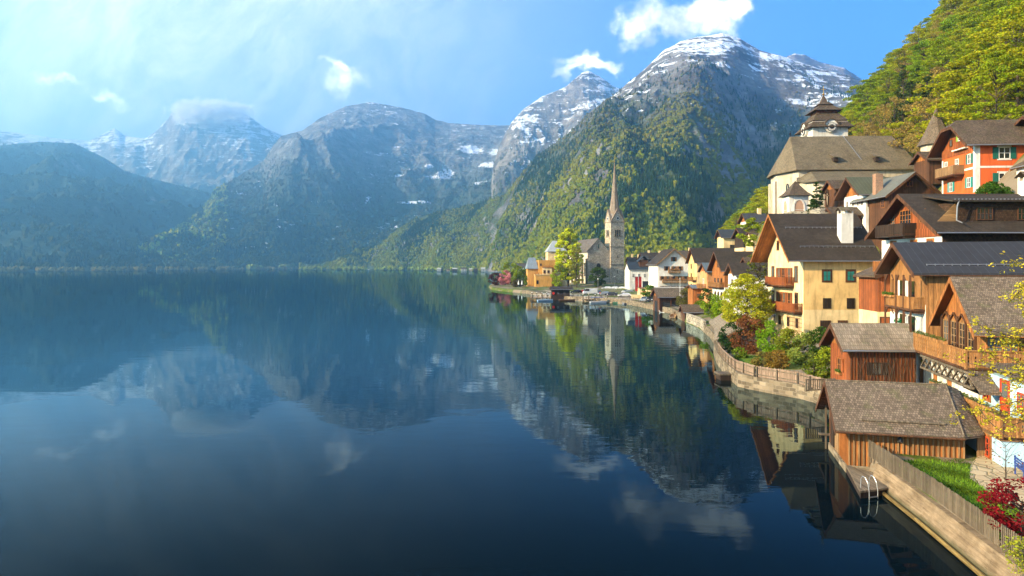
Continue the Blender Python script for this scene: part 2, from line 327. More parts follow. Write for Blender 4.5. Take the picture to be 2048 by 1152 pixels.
o = np_mesh('water', [(-7000,-600,0),(7000,-600,0),(7000,9000,0),(-7000,9000,0)], [(0,1,2,3)], M_water); tag(o, kind='structure')

# ------------------------------------------------------------------ air
def haze_box(x0, x1, y0, y1, z0, z1, dens, col):
    V = [(x, y, z) for x in (x0, x1) for y in (y0, y1) for z in (z0, z1)]
    Fc = [(0,1,3,2),(4,6,7,5),(0,4,5,1),(2,3,7,6),(0,2,6,4),(1,5,7,3)]
    m, n = new_mat('haze_air'); p = n.new('ShaderNodeVolumePrincipled', {'Color': c4(col), 'Density': dens, 'Anisotropy': .7})
    n.l.new(p.outputs[0], n.out.inputs['Volume'])
    o = np_mesh('haze', V, Fc, m, False); tag(o, 'pale blue morning haze filling the valley', 'haze', None, 'stuff')
def cloud_bank():
    m, n = new_mat('cloud_vapour'); P = n.new('ShaderNodeTexCoord').outputs['Object']
    ln = n.new('ShaderNodeVectorMath', {0: P}, operation='LENGTH').outputs['Value']; nz = n.noise(n.mapv(P, scale=(2.2, 1, .9)), 2.0, 6, .62)
    d = n.ramp(n.m('SUBTRACT', n.m('ADD', n.m('MULTIPLY', nz, 1.9), -.15), ln), .0, .3, 0, .014)
    p = n.new('ShaderNodeVolumePrincipled', {'Color': (1, 1, 1, 1), 'Density': d, 'Anisotropy': .2, 'Emission Strength': 0.0}); n.l.new(p.outputs[0], n.out.inputs['Volume'])
    v, f = icos(3); o = np_mesh('cloud', v, f, m, True); Y = 6000; o.location = ((418 - PX0) * Y / F, Y, H + (PY0 - 226) * Y / F); o.scale = (470, 220, 165); tag(o, 'white cloud bank wrapped round the far snowy summit', 'cloud', None, 'stuff')
cloud_bank()
haze_box(-8000, 8000, -700, 9500, -4, 1640, .00022, (.32, .69, 1.0))
# ================================================================== mesh kit
class MB:
    """collects faces, then links them as ONE mesh object with UVs in metres"""
    def __init__(s): s.v = []; s.f = []; s.cut = []
    def add(s, vs, fs):
        b = len(s.v); s.cut.append((b, len(s.f))); s.v += [tuple(p) for p in vs]; s.f += [tuple(b + i for i in f) for f in fs]; return s
    def hexa(s, p): return s.add(p, [(0,3,2,1),(4,5,6,7),(0,1,5,4),(1,2,6,5),(2,3,7,6),(3,0,4,7)])
    def box(s, x0, x1, y0, y1, z0, z1): return s.hexa([(x0,y0,z0),(x1,y0,z0),(x1,y1,z0),(x0,y1,z0),(x0,y0,z1),(x1,y0,z1),(x1,y1,z1),(x0,y1,z1)])
    def slab(s, pts, t, d=(0,0,-1)):
        """planar polygon given its thickness t along d"""
        k = len(pts); q = [tuple(a + t * b for a, b in zip(p, d)) for p in pts]
        return s.add(list(pts) + q, [tuple(range(k)), tuple(range(2*k-1, k-1, -1))] + [(i, k+i, k+(i+1)%k, (i+1)%k) for i in range(k)])
    def tube(s, p, q, r0, r1=None, k=6):
        p, q = Vector(p), Vector(q); r1 = r0 if r1 is None else r1; d = (q - p).normalized()
        a = d.orthogonal().normalized(); b = d.cross(a); vs = []
        for c, r in ((p, r0), (q, r1)):
            vs += [tuple(c + r * (math.cos(t) * a + math.sin(t) * b)) for t in (2*math.pi*i/k for i in range(k))]
        return s.add(vs, [(i, (i+1)%k, k+(i+1)%k, k+i) for i in range(k)] + [tuple(range(k-1, -1, -1)), tuple(range(k, 2*k))])
    def path(s, pts, r, k=6):
        for a, b in zip(pts[:-1], pts[1:]): s.tube(a, b, r, r, k)
        return s
    def lathe(s, c, prof, k=10, ph=0):
        """profile of (r, z) around the vertical through c"""
        vs = []
        for r, z in prof: vs += [(c[0] + r*math.cos(ph+2*math.pi*i/k), c[1] + r*math.sin(ph+2*math.pi*i/k), c[2] + z) for i in range(k)]
        fs = [(j*k+i, j*k+(i+1)%k, (j+1)*k+(i+1)%k, (j+1)*k+i) for j in range(len(prof)-1) for i in range(k)]
        return s.add(vs, fs + [tuple(range(k-1,-1,-1)), tuple(range((len(prof)-1)*k, len(prof)*k))])
    def fbox(s, F_, u0, u1, w0, w1, d0, d1):
        P = lambda u, w, d: F_.p(u, w, d); return s.hexa([P(u0,w0,d1),P(u1,w0,d1),P(u1,w0,d0),P(u0,w0,d0),P(u0,w1,d1),P(u1,w1,d1),P(u1,w1,d0),P(u0,w1,d0)])
    def bar(s, F_, a, b, wd, d0, d1):
        """beam on a facade from (u,w) a to b"""
        a, b = Vector(a), Vector(b); t = (b - a).normalized(); nn = Vector((-t.y, t.x)) * wd / 2
        q = [a - nn, b - nn, b + nn, a + nn]
        return s.hexa([F_.p(c.x, c.y, d1) for c in q] + [F_.p(c.x, c.y, d0) for c in q])
    def each(s, name, mat, parent=None):
        """one object per piece"""
        c = s.cut + [(len(s.v), len(s.f))]
        for (a, b), (a2, b2) in zip(c[:-1], c[1:]):
            q = MB(); q.v = s.v[a:a2]; q.f = [tuple(i - a for i in f) for f in s.f[b:b2]]; q.build(name, mat, parent)
    def build(s, name, mat, parent=None, smooth=False):
        me = bpy.data.meshes.new(name); me.from_pydata(s.v, [], s.f); me.materials.append(mat)
        import bmesh
        bm = bmesh.new(); bm.from_mesh(me); bmesh.ops.recalc_face_normals(bm, faces=bm.faces[:]); bm.normal_update()
        uvl = bm.loops.layers.uv.new('UVMap')
        for f in bm.faces:
            nn = f.normal; f.smooth = smooth
            t = Vector((0,0,1)).cross(nn); t = Vector((1,0,0)) if t.length < .02 else t.normalized(); b = nn.cross(t)
            for l in f.loops: l[uvl].uv = (l.vert.co.dot(t), l.vert.co.dot(b))
        bm.to_mesh(me); bm.free()
        o = bpy.data.objects.new(name, me); COL.objects.link(o)
        if parent is not None: o.parent = parent
        return o
class Fr:
    """a facade: origin, direction to the right seen from outside, outward normal"""
    def __init__(s, o, r, n): s.o, s.r, s.n = Vector(o), Vector(r), Vector(n)
    def p(s, u, w, d=0): return tuple(s.o + s.r * u + s.n * d + Vector((0, 0, w)))
def root(name, label, cat, x, y, z, rot=0, group=None):
    o = bpy.data.objects.new(name, None); COL.objects.link(o); o.empty_display_size = .5
    o.location = (x, y, z); o.rotation_euler = (0, 0, R(rot)); return tag(o, label, cat, group)
def dup(o, loc, rot=0, label=None, group=None, scale=None):
    r = o.copy(); COL.objects.link(r); r.location = loc; r.rotation_euler = (0, 0, R(rot))
    if scale: r.scale = (scale,) * 3 if not isinstance(scale, tuple) else scale
    if label: r['label'] = label
    if group: r['group'] = group
    for ch in list(o.children):
        c = ch.copy(); COL.objects.link(c); c.parent = r
        for g in ch.children: d = g.copy(); COL.objects.link(d); d.parent = c
    return r

# ================================================================== materials
_mc = {}
def uvn(n): return n.new('ShaderNodeTexCoord').outputs['UV']
def weather(n, col, amt=.35, sc=.7):
    g = n.new('ShaderNodeNewGeometry'); f = n.noise(g.outputs['Position'], sc, 5, .62); f2 = n.noise(g.outputs['Position'], sc * 9, 3, .6)
    c = n.mix(n.m('MULTIPLY', n.ramp(f, .35, .7), amt), col, tuple(.45 * x for x in (1, .95, .88)), 'MULTIPLY')
    return n.mix(n.m('MULTIPLY', f2, amt * .6), c, (.6, .58, .54), 'MULTIPLY')
def wood(col, w=.16, var=.5, horiz=False, key='', rough=.75, groove=.5):
    k = ('wood', col, w, horiz, var)
    if k in _mc: return _mc[k]
    m, n = new_mat('wood_boards'); s = n.new('ShaderNodeSeparateXYZ', {0: uvn(n)}); u, v = (s.outputs[1], s.outputs[0]) if horiz else (s.outputs[0], s.outputs[1])
    q = n.m('DIVIDE', u, w); i = n.m('FLOOR', q); f = n.m('FRACT', q)
    wn = n.new('ShaderNodeTexWhiteNoise', noise_dimensions='1D'); n.put(wn.inputs['W'], i)
    vec = n.new('ShaderNodeCombineXYZ', {0: n.m('MULTIPLY', u, 22), 1: n.m('MULTIPLY', v, 1.3), 2: n.m('MULTIPLY', i, 3.7)}).outputs[0]
    gr = n.noise(vec, 1, 4, .65)
    c = n.mix(wn.outputs[0], tuple(x * (1 - var) for x in col), tuple(min(1, x * (1 + var * .6)) for x in col)); c = n.mix(n.ramp(gr, .35, .7), c, tuple(x * .4 for x in col))
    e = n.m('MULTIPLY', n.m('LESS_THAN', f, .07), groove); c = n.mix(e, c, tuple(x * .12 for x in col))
    c = weather(n, c, .4, .5)
    h = n.m('ADD', n.m('MULTIPLY', gr, .25), n.m('MULTIPLY', n.m('LESS_THAN', f, .07), -1))
    principled(n, c, rough, bump(n, h, .6, .012), .25); _mc[k] = m; return m
def shingle(col, w=.16, h=.20, var=.45, moss=0., rough=.85):
    k = ('sh', col, w, h, moss)
    if k in _mc: return _mc[k]
    m, n = new_mat('roof_shingles'); uv = uvn(n)
    b = n.new('ShaderNodeTexBrick', {'Vector': uv, 'Color1': (1,1,1,1), 'Color2': (0,0,0,1), 'Mortar': (.5,.5,.5,1), 'Scale': 1.0, 'Mortar Size': .012, 'Mortar Smooth': .2, 'Bias': 0., 'Brick Width': w, 'Row Height': h})
    b.offset = .5; b.squash = 1
    c = n.mix(b.outputs[0], tuple(x * (1 - var) for x in col), tuple(min(1, x * (1 + var)) for x in col))
    c = n.mix(n.m('MULTIPLY', b.outputs[1], .85), c, tuple(x * .18 for x in col))
    gr = n.noise(n.mapv(uv, scale=(14, 1.2, 1)), 1, 3, .6); c = n.mix(n.m('MULTIPLY', gr, .55), c, tuple(x * .45 for x in col))
    c = weather(n, c, .5, .45)
    if moss: c = n.mix(n.m('MULTIPLY', n.ramp(n.noise(uv, 1.1, 4, .6), .52, .7), moss), c, (.09, .10, .03))
    s = n.new('ShaderNodeSeparateXYZ', {0: uv}); row = n.m('FRACT', n.m('DIVIDE', s.outputs[1], h))
    hh = n.m('ADD', n.m('MULTIPLY', n.m('SUBTRACT', 1.0, row), .8), n.m('ADD', n.m('MULTIPLY', b.outputs[1], -.8), n.m('MULTIPLY', b.outputs[0], .5)))
    principled(n, c, rough, bump(n, hh, .8, .03), .2); _mc[k] = m; return m
def stucco(col, amt=.35, rough=.9):
    k = ('st', col, amt)
    if k in _mc: return _mc[k]
    m, n = new_mat('painted_plaster'); g = n.new('ShaderNodeNewGeometry'); P = g.outputs['Position']
    c = weather(n, c4(col) if False else n.mix(n.ramp(n.noise(n.mapv(P, scale=(2.2, 2.2, .35)), 1, 4, .6), .45, .75), col, tuple(x * .66 for x in col)), amt, .35)
    principled(n, c, rough, bump(n, n.noise(P, 14, 4, .6), .25, .02), .15); _mc[k] = m; return m
def stone(col, w=.5, h=.28, mortar=(.55,.5,.42)):
    k = ('stn', col, w, h)
    if k in _mc: return _mc[k]
    m, n = new_mat('rough_stone'); uv = uvn(n); wv = n.new('ShaderNodeTexNoise', {'Vector': uv, 'Scale': 2.0, 'Detail': 2.0})
    vs = n.new('ShaderNodeVectorMath', {0: wv.outputs[1]}, operation='SCALE'); vs.inputs['Scale'].default_value = .18
    uw = n.new('ShaderNodeVectorMath', {0: uv, 1: vs.outputs[0]}, operation='ADD').outputs[0]
    b = n.new('ShaderNodeTexBrick', {'Vector': uw, 'Color1': (1,1,1,1), 'Color2': (0,0,0,1), 'Mortar': (.5,.5,.5,1), 'Scale': 1.0, 'Mortar Size': .03, 'Mortar Smooth': .4, 'Brick Width': w, 'Row Height': h})
    c = n.mix(b.outputs[0], tuple(x * .45 for x in col), tuple(min(1, x * 1.45) for x in col)); c = n.mix(b.outputs[1], c, mortar)
    c = weather(n, c, .5, .4); hh = n.m('ADD', n.m('MULTIPLY', b.outputs[1], -1), n.noise(uv, 8, 3, .6))
    principled(n, c, .9, bump(n, hh, .6, .04), .15); _mc[k] = m; return m
def seam(col, w=.6, rough=.75):
    k = ('seam', col, w)
    if k in _mc: return _mc[k]
    m, n = new_mat('standing_seam_metal'); s = n.new('ShaderNodeSeparateXYZ', {0: uvn(n)}); f = n.m('FRACT', n.m('DIVIDE', s.outputs[0], w)); e = n.m('LESS_THAN', f, .06)
    c = weather(n, n.mix(e, col, tuple(x * 1.8 for x in col)), .3, .6); principled(n, c, rough, bump(n, e, .8, .03), .15); _mc[k] = m; return m
def plain(col, rough=.6, metal=0., amt=.2, name='paint', spec=.3):
    k = ('pl', col, rough, metal, name)
    if k in _mc: return _mc[k]
    m, n = new_mat(name); principled(n, weather(n, n.mix(0., col, col), amt, 1.5), rough, None, spec, metal); _mc[k] = m; return m
def ground_mat(name, a, b, sc=.8, bumpd=.05, rough=.95):
    m, n = new_mat(name); g = n.new('ShaderNodeNewGeometry'); P = g.outputs['Position']
    c = n.mix(n.ramp(n.noise(P, sc, 6, .65), .38, .62), a, b); c = n.mix(n.m('MULTIPLY', n.noise(P, sc * 22, 3, .6), .5), c, tuple(x * .5 for x in a))
    principled(n, c, rough, bump(n, n.noise(P, sc * 14, 4, .6), .8, bumpd), .1); return m
M_glass = plain((.012, .016, .02), .08, 0, .1, 'window_glass', .8)
M_glass2 = plain((.10, .11, .11), .15, 0, .2, 'curtained_glass', .6)
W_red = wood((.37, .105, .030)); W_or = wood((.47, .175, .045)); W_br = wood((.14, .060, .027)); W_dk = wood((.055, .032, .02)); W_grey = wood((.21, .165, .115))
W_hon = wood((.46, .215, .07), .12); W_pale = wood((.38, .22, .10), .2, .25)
S_dark = shingle((.060, .045, .034), .35, .30, .25); S_grey = shingle((.215, .160, .115), .14, .17, moss=.5); S_silver = shingle((.33, .26, .19), .17, .42, .3, .4); S_brown = shingle((.15, .105, .072), .16, .2, moss=.35)
S_church = shingle((.21, .165, .105), .3, .3, .22); S_wall = shingle((.075, .042, .024), .2, .18, .5)
P_white = stucco((.80, .77, .70), .45); P_cream = stucco((.84, .64, .35), .5); P_ochre = stucco((.80, .53, .22), .55); P_red = stucco((.66, .125, .032), .25); P_blue = stucco((.40, .60, .72), .2)
P_church = stucco((.58, .50, .38), .5); ST_church = stone((.52, .41, .28)); ST_wall = stone((.24, .21, .16)); ST_pale = stone((.215, .17, .115), .7, .35, (.24,.20,.15))
T_white = plain((.78, .76, .72), .6, 0, .25, 'white_paint'); T_green = plain((.015, .12, .085), .5, 0, .2, 'green_paint'); T_teal = plain((.02, .22, .20), .5, 0, .2, 'teal_paint')
T_metal = plain((.35, .35, .36), .4, .7, .2, 'zinc'); T_iron = plain((.03, .03, .032), .5, .3, .2, 'dark_iron'); T_gold = plain((.75, .45, .10), .35, .8, .1, 'gilding')

# ================================================================== building blocks
def window(par, F_, u, w, wd, ht, fm, nx=2, ny=2, sh=None, shm=None, sur=None, glass=None, det=True):
    """frame (with bars) > pane, shutters; u is the centre, w the bottom"""
    u0, u1, w1, fw = u - wd/2, u + wd/2, w + ht, .07
    if sur is not None:
        b = MB(); q = .16; b.fbox(F_, u0-q, u1+q, w1, w1+q*1.3, 0, .055); b.fbox(F_, u0-q, u1+q, w-q, w, 0, .07); b.fbox(F_, u0-q, u0, w, w1, 0, .055); b.fbox(F_, u1, u1+q, w, w1, 0, .055)
    b2 = MB(); b2.fbox(F_, u0, u0+fw, w, w1, .0, .09); b2.fbox(F_, u1-fw, u1, w, w1, .0, .09); b2.fbox(F_, u0+fw, u1-fw, w, w+fw, .0, .09); b2.fbox(F_, u0+fw, u1-fw, w1-fw, w1, .0, .09)
    for i in range(1, nx): c = u0 + wd * i / nx; b2.fbox(F_, c-.03, c+.03, w+fw, w1-fw, .0, .08)
    for j in range(1, ny): c = w + ht * j / ny; b2.fbox(F_, u0+fw, u1-fw, c-.022, c+.022, .0, .074)
    o = b2.build('window', fm, par)
    if sh != 'closed': MB().fbox(F_, u0+fw, u1-fw, w+fw, w1-fw, .0, .04).build('pane', glass or (M_glass2 if (u * 7.3 + w * 3.1 + wd) % 1 < .35 else M_glass), o)
    if sur is not None: b.build('surround', sur, o)
    if sh == 'closed' and det:
        for (a, c) in ((u0+fw, u-.03), (u+.03, u1-fw)):
            s = MB(); s.fbox(F_, a, c, w+fw, w1-fw, 0, .06); k = int((ht - .2) / .12)
            for j in range(k): s.fbox(F_, a+.05, c-.05, w+.1+j*.12, w+.16+j*.12, .0, .10)
            s.build('shutter', shm, o)
    elif sh:
        sw = wd * .5
        for (a, c) in ((u0-sw-.02, u0-.02), (u1+.02, u1+sw+.02)):
            s = MB(); s.fbox(F_, a, c, w, w1, .02, .08)
            if det:
                for j in range(max(2, int(ht / .16))): s.fbox(F_, a+.06, c-.06, w+.08+j*.16, w+.15+j*.16, .02, .10)
            s.build('shutter', shm, o)
    return o
def door(par, F_, u, w, wd, ht, fm, dm, glassy=False):
    b = MB(); b.fbox(F_, u-wd/2-.1, u-wd/2, w, w+ht+.1, 0, .09); b.fbox(F_, u+wd/2, u+wd/2+.1, w, w+ht+.1, 0, .09); b.fbox(F_, u-wd/2, u+wd/2, w+ht, w+ht+.1, 0, .09)
    o = b.build('door', fm, par); s = MB().fbox(F_, u-wd/2, u+wd/2, w, w+ht, 0, .045)
    for a in (-.25, .25): s.fbox(F_, u+a*wd-wd*.17, u+a*wd+wd*.17, w+.15, w+ht*.45, .0, .07)
    s.build('leaf', dm, o)
    if glassy: MB().fbox(F_, u-wd*.38, u+wd*.38, w+ht*.52, w+ht*.93, 0, .06).build('pane', M_glass2, o)
    return o
def railing(F_, u0, u1, w, h, d, th=.05, gap=.13, bw=.06, b=None, cut=False):
    b = b or MB(); b.fbox(F_, u0, u1, w+h-.07, w+h, d-.05, d+.05); b.fbox(F_, u0, u1, w+.04, w+.12, d-.03, d+.03)
    k = max(1, int((u1-u0)/gap))
    for i in range(k): c = u0 + (i+.5)*(u1-u0)/k; b.fbox(F_, c-bw/2, c+bw/2, w+.12, w+h-.07, d-th/2, d+th/2)
    kk = max(1, round((u1-u0)/1.6))
    for i in range(kk+1): c = u0 + i*(u1-u0)/kk; c = min(max(c, u0+.06), u1-.06); b.fbox(F_, c-.06, c+.06, w, w+h+.02, d-.062, d+.062)
    return b
def balcony(par, F_, u0, u1, w, dep, h, mat, fmat=None, gap=.13, bw=.06, brackets=True, ends=(1,1)):
    o = MB().fbox(F_, u0, u1, w-.16, w, 0.005, dep)
    if brackets:
        k = max(2, round((u1-u0)/2))
        for i in range(k): c = u0+.2+(u1-u0-.4)*i/(k-1); o.fbox(F_, c-.07, c+.07, w-.36, w-.161, 0.003, dep*.85)
    o = o.build('balcony', fmat or mat, par); b = railing(F_, u0, u1, w, h, dep-.06, gap=gap, bw=bw)
    for e, uu, sg in ((ends[0], u0, -1), (ends[1], u1, 1)):
        if e:
            Fs = Fr(F_.p(uu - sg*.06, 0, 0), F_.n, F_.r * sg); railing(Fs, .02, dep-.12, w, h, 0, gap=gap, bw=bw, b=b)
    b.build('railing', mat, o); return o
class House: pass
def house(name, label, x, y, z, rot, L, Wd, Hw, ridge='x', pitch=35, oe=.7, og=.6, og2=None, wall=None, roof=None, gable=None, soffit=None, rp=.5, t=.16, base=2.0, cat='house', hip=0., bands=(), group=None, eave2=0., gutter=True):
    """near-left ground corner at (x, y, z); L along local x, Wd away from the viewer; og = overhang at the left / near gable, og2 at the other"""
    h = House(); r = h.r = root(name, label, cat, x, y, z, rot, group); soffit = soffit or W_br; og2 = og if og2 is None else og2; gable = gable or wall
    h.F = Fr((0,0,0), (1,0,0), (0,-1,0)); h.Lf = Fr((0,Wd,0), (0,-1,0), (-1,0,0)); h.Rt = Fr((L,0,0), (0,1,0), (1,0,0)); h.L, h.W, h.H = L, Wd, Hw
    zs = [(-base, Hw, wall)] if not bands else bands
    for (a, b, m) in zs: MB().box(0, L, 0, Wd, a, b).build('wall', m, r)
    span = Wd if ridge == 'x' else L; g = math.tan(R(pitch)); yr = span * rp; zr = Hw + yr * g; g2 = (zr - Hw - eave2) / (span - yr); h.zr, h.g = zr, g
    T = (lambda a, s, zz: (a, s, zz)) if ridge == 'x' else (lambda a, s, zz: (s, a, zz)); LL = L if ridge == 'x' else Wd
    # gable ends
    tri = [(0.004, Hw), (yr, zr - .03), (span - .004, Hw + eave2)]; bm = MB()
    e0, e1 = (0.0, LL); hipd = hip
    zt = zr - hipd * g if hipd else None
    prof = [(.004, Hw-.002)] + ([(yr - hipd, zt-.03), (yr + hipd, zt-.03)] if hipd else [(yr, zr - .03)]) + [(span-.004, Hw - .002 + eave2)]
    k = len(prof); vs = [T(e0 + .003, s_, z_) for s_, z_ in prof] + [T(e1 - .003, s_, z_) for s_, z_ in prof]
    bm.add(vs, [tuple(range(k)), tuple(range(2*k-1, k-1, -1))] + [(i, k+i, k+(i+1)%k, (i+1)%k) for i in range(k)]); bm.build('gable', gable, r)
    # roof slabs
    a0, a1 = -og, LL + og2; ze = Hw - oe * g; ze2 = Hw + eave2 - oe * g2; rb, sb, bb = MB(), MB(), MB(); up = .10
    if hipd:
        xr = a0 + hipd * 1.2
        A = [(a0, -oe, ze), (a1, -oe, ze), (a1, yr, zr), (xr, yr, zr), (a0, yr - hipd, zr - hipd*g)]; B = [(a0, span+oe, ze2), (a1, span+oe, ze2), (a1, yr, zr), (xr, yr, zr), (a0, yr + hipd, zr - hipd*g)]
        C_ = [(a0, yr-hipd, zr-hipd*g), (xr, yr, zr), (a0, yr+hipd, zr-hipd*g)]; polys = [A, B, C_]
    else:
        polys = [[(a0,-oe,ze),(a1,-oe,ze),(a1,yr,zr),(a0,yr,zr)], [(a0,span+oe,ze2),(a1,span+oe,ze2),(a1,yr,zr),(a0,yr,zr)]]
    for P in polys:
        rb.slab([T(a, s_, z_+up+t) for a, s_, z_ in P], t)
        sb.slab([T(a + (.03 if a < 0 else -.03), s_, z_+up-.004) for a, s_, z_ in P], .07)
    ro = rb.build('roof', roof, r); h.roof = ro
    sb.build('soffit', soffit, ro)
    for aa in (a0, a1):     # barge boards proud of the roof edge
        if aa == a1 and False: continue
        if hipd and aa == a0: seg = [((-oe,ze),(yr-hipd,zr-hipd*g)), ((span+oe,ze2),(yr+hipd,zr-hipd*g)), ((yr-hipd,zr-hipd*g-.02),(yr+hipd,zr-hipd*g-.02))]
        else: seg = [((-oe,ze),(yr,zr)), ((span+oe,ze2),(yr,zr))]
        for (p, q) in seg:
            lo, hi = -.16, t + up - .03
            if aa < 0: d0, d1 = aa-.05, aa-.003
            else: d0, d1 = aa+.003, aa+.05
            bb.hexa([T(d0,p[0],p[1]+lo),T(d1,p[0],p[1]+lo),T(d1,q[0],q[1]+lo),T(d0,q[0],q[1]+lo),T(d0,p[0],p[1]+hi),T(d1,p[0],p[1]+hi),T(d1,q[0],q[1]+hi),T(d0,q[0],q[1]+hi)])
    bb.each('bargeboard', soffit, ro)
    if gutter:
        gb = MB(); gb.tube(T(a0+.05, -oe-.07, ze+up+t-.12), T(a1-.05, -oe-.07, ze+up+t-.12), .07, .07, 8); gb.build('gutter', T_metal, ro)
    return h
def skin(h, F_, u0, u1, w0, w1, mat, d=.03, name='cladding'): return MB().fbox(F_, u0, u1, w0, w1, .001, d).build(name, mat, h.r)
def chimney(h, x, y, z0, z1, a=.55, b=.55, mat=None, cap=True, capm=None):
    o = MB().box(x-a, x+a, y-b, y+b, z0, z1).build('chimney', mat or P_white, h.r)
    if cap:
        c = MB()
        for sx in (-1, 1):
            for sy in (-1, 1): c.box(x+sx*a*.9-.08, x+sx*a*.9+.08, y+sy*b*.85-.06, y+sy*b*.85+.06, z1, z1+.4)
        c.box(x-.1, x+.1, y-b*.9, y+b*.9, z1, z1+.4); c.build('vent', mat or P_white, o)
        q = MB(); z2 = z1 + .4
        q.slab([(x-a-.2, y-b-.2, z2), (x+a+.2, y-b-.2, z2), (x+a+.2, y, z2+b*.9), (x-a-.2, y, z2+b*.9)], .06); q.slab([(x-a-.2, y+b+.2, z2), (x+a+.2, y+b+.2, z2), (x+a+.2, y, z2+b*.9), (x-a-.2, y, z2+b*.9)], .06); q.build('cap', capm or S_grey, o)
    return o
def snow_guard(h, a0, a1, s, L_, z):
    b = MB(); k = max(2, int((a1-a0)/.6)); b.tube((a0, s, z), (a1, s, z), .035, .035, 6)
    for i in range(k+1): c = a0 + (a1-a0)*i/k; b.box(c-.03, c+.03, s-.05, s+.05, z-.18, z+.05)
    b.build('snow_guard', T_metal, h.roof)

# ================================================================== trees and plants
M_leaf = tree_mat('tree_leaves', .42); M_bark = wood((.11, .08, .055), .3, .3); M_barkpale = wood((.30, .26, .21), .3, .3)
_bk = {}
def leaf_cloud(rng, centres, rads, per, size, tint, var=.35, flat=.55, quad=True):
    """small leaf-sized triangles / quads round the clump centres"""
    V, C = [], []
    for c, r in zip(centres, rads):
        k = max(3, int(per * r * r)); d = rng.standard_normal((k, 3)); d /= np.linalg.norm(d, axis=1)[:, None]; rr = r * rng.uniform(.45, 1, (k, 1)) ** .6
        p = np.asarray(c) + d * rr * np.array([1, 1, flat]); V.append(p); C.append(np.full(k, rng.uniform(-1, 1)))
    P = np.concatenate(V); cl = np.concatenate(C); k = len(P)
    a = rng.standard_normal((k, 3)); a[:, 2] *= .5; a /= np.linalg.norm(a, axis=1)[:, None]; b = np.cross(a, rng.standard_normal((k, 3))); b /= np.linalg.norm(b, axis=1)[:, None]
    s = size * rng.uniform(.6, 1.3, (k, 1)); q = np.stack([P - a*s, P + b*s*.6, P + a*s, P - b*s*.6], 1).reshape(-1, 3); f = np.arange(4*k).reshape(-1, 4)
    t = np.asarray(tint)[None] * (1 + var * .6 * cl[:, None] + var * rng.uniform(-1, 1, (k, 1))); t[:, 0] *= 1 + .15 * rng.uniform(-1, 1, k)
    return q, f, np.repeat(np.clip(t, .003, .95), 4, 0)
def make_tree(key, h, w, tint, seed, trunk=.3, crown0=.22, n_cl=40, cr=.16, per=60, size=.16, flat=.55, shape='round', bark=None, trunk_h=None, var=.35, bare=0):
    """returns (trunk mesh, crown mesh) for a tree of height h and crown width w standing at the origin"""
    rng = np.random.default_rng(seed); b = MB(); cs, rs = [], []
    for i in range(n_cl):
        t = rng.uniform(0, 1); zz = crown0 + (1 - crown0) * t
        if shape == 'cone': rad = (1 - t) ** .85 * .5 + .02
        elif shape == 'column': rad = .5 * math.sin(math.pi * min(.97, .12 + t * .86)) ** .5
        elif shape == 'fan': rad = .5 * (.45 + .55 * t) * math.sqrt(max(.05, 1 - (max(0, t - .55) / .5) ** 2))
        else: rad = .5 * math.sqrt(max(.03, 1 - (2 * t - .95) ** 2))
        th = rng.uniform(0, 6.28); q = rng.uniform(.25, 1) ** .5 * (rad if shape != 'cone' else rad)
        cs.append((w*q*math.cos(th), w*q*math.sin(th), h*min(zz, .97))); rs.append(w * cr * rng.uniform(.6, 1.25) * (1 - (.55*t if shape == 'cone' else .2*t)))
    b.tube((0,0,-.6), (0,0,h*crown0), trunk, trunk*.8, 8); tp = h * (.92 if shape == 'cone' else .72); b.tube((0,0,h*crown0), (0,0,tp), trunk*.8, trunk*.12, 7)
    for c in cs[::2 if n_cl > 30 else 1]:
        z0 = max(h*crown0*.8, min(tp*.92, c[2] - .45*math.hypot(c[0], c[1]) - .1*h)); m_ = (c[0]*.45, c[1]*.45, z0 + (c[2]-z0)*.42)
        b.tube((0,0,z0), m_, trunk*.32, trunk*.2, 5); b.tube(m_, c, trunk*.2, trunk*.06, 4)
    q, f, t = leaf_cloud(rng, cs, rs, per * 1.9, size * 1.12, tint, var, flat)
    to = b.build('trunk', bark or M_bark); co = np_mesh('crown', q, f, M_leaf, False, t); return to, co
def plant_tree(name, label, cat, x, y, z, h, w, tint, seed, group=None, **kw):
    r = root(name, label, cat, x, y, z, 0, group); to, co = make_tree(name, h, w, tint, seed, **kw); to.parent = r; co.parent = r; return r
def shrub(name, label, x, y, z, h, w, tint, seed, group=None, size=.10, per=120, n_cl=26, cat='shrub', **kw):
    return plant_tree(name, label, cat, x, y, z, h, w, tint, seed, group, trunk=.06, crown0=.06, n_cl=n_cl, cr=.2, per=per, size=size, flat=.8, **kw)
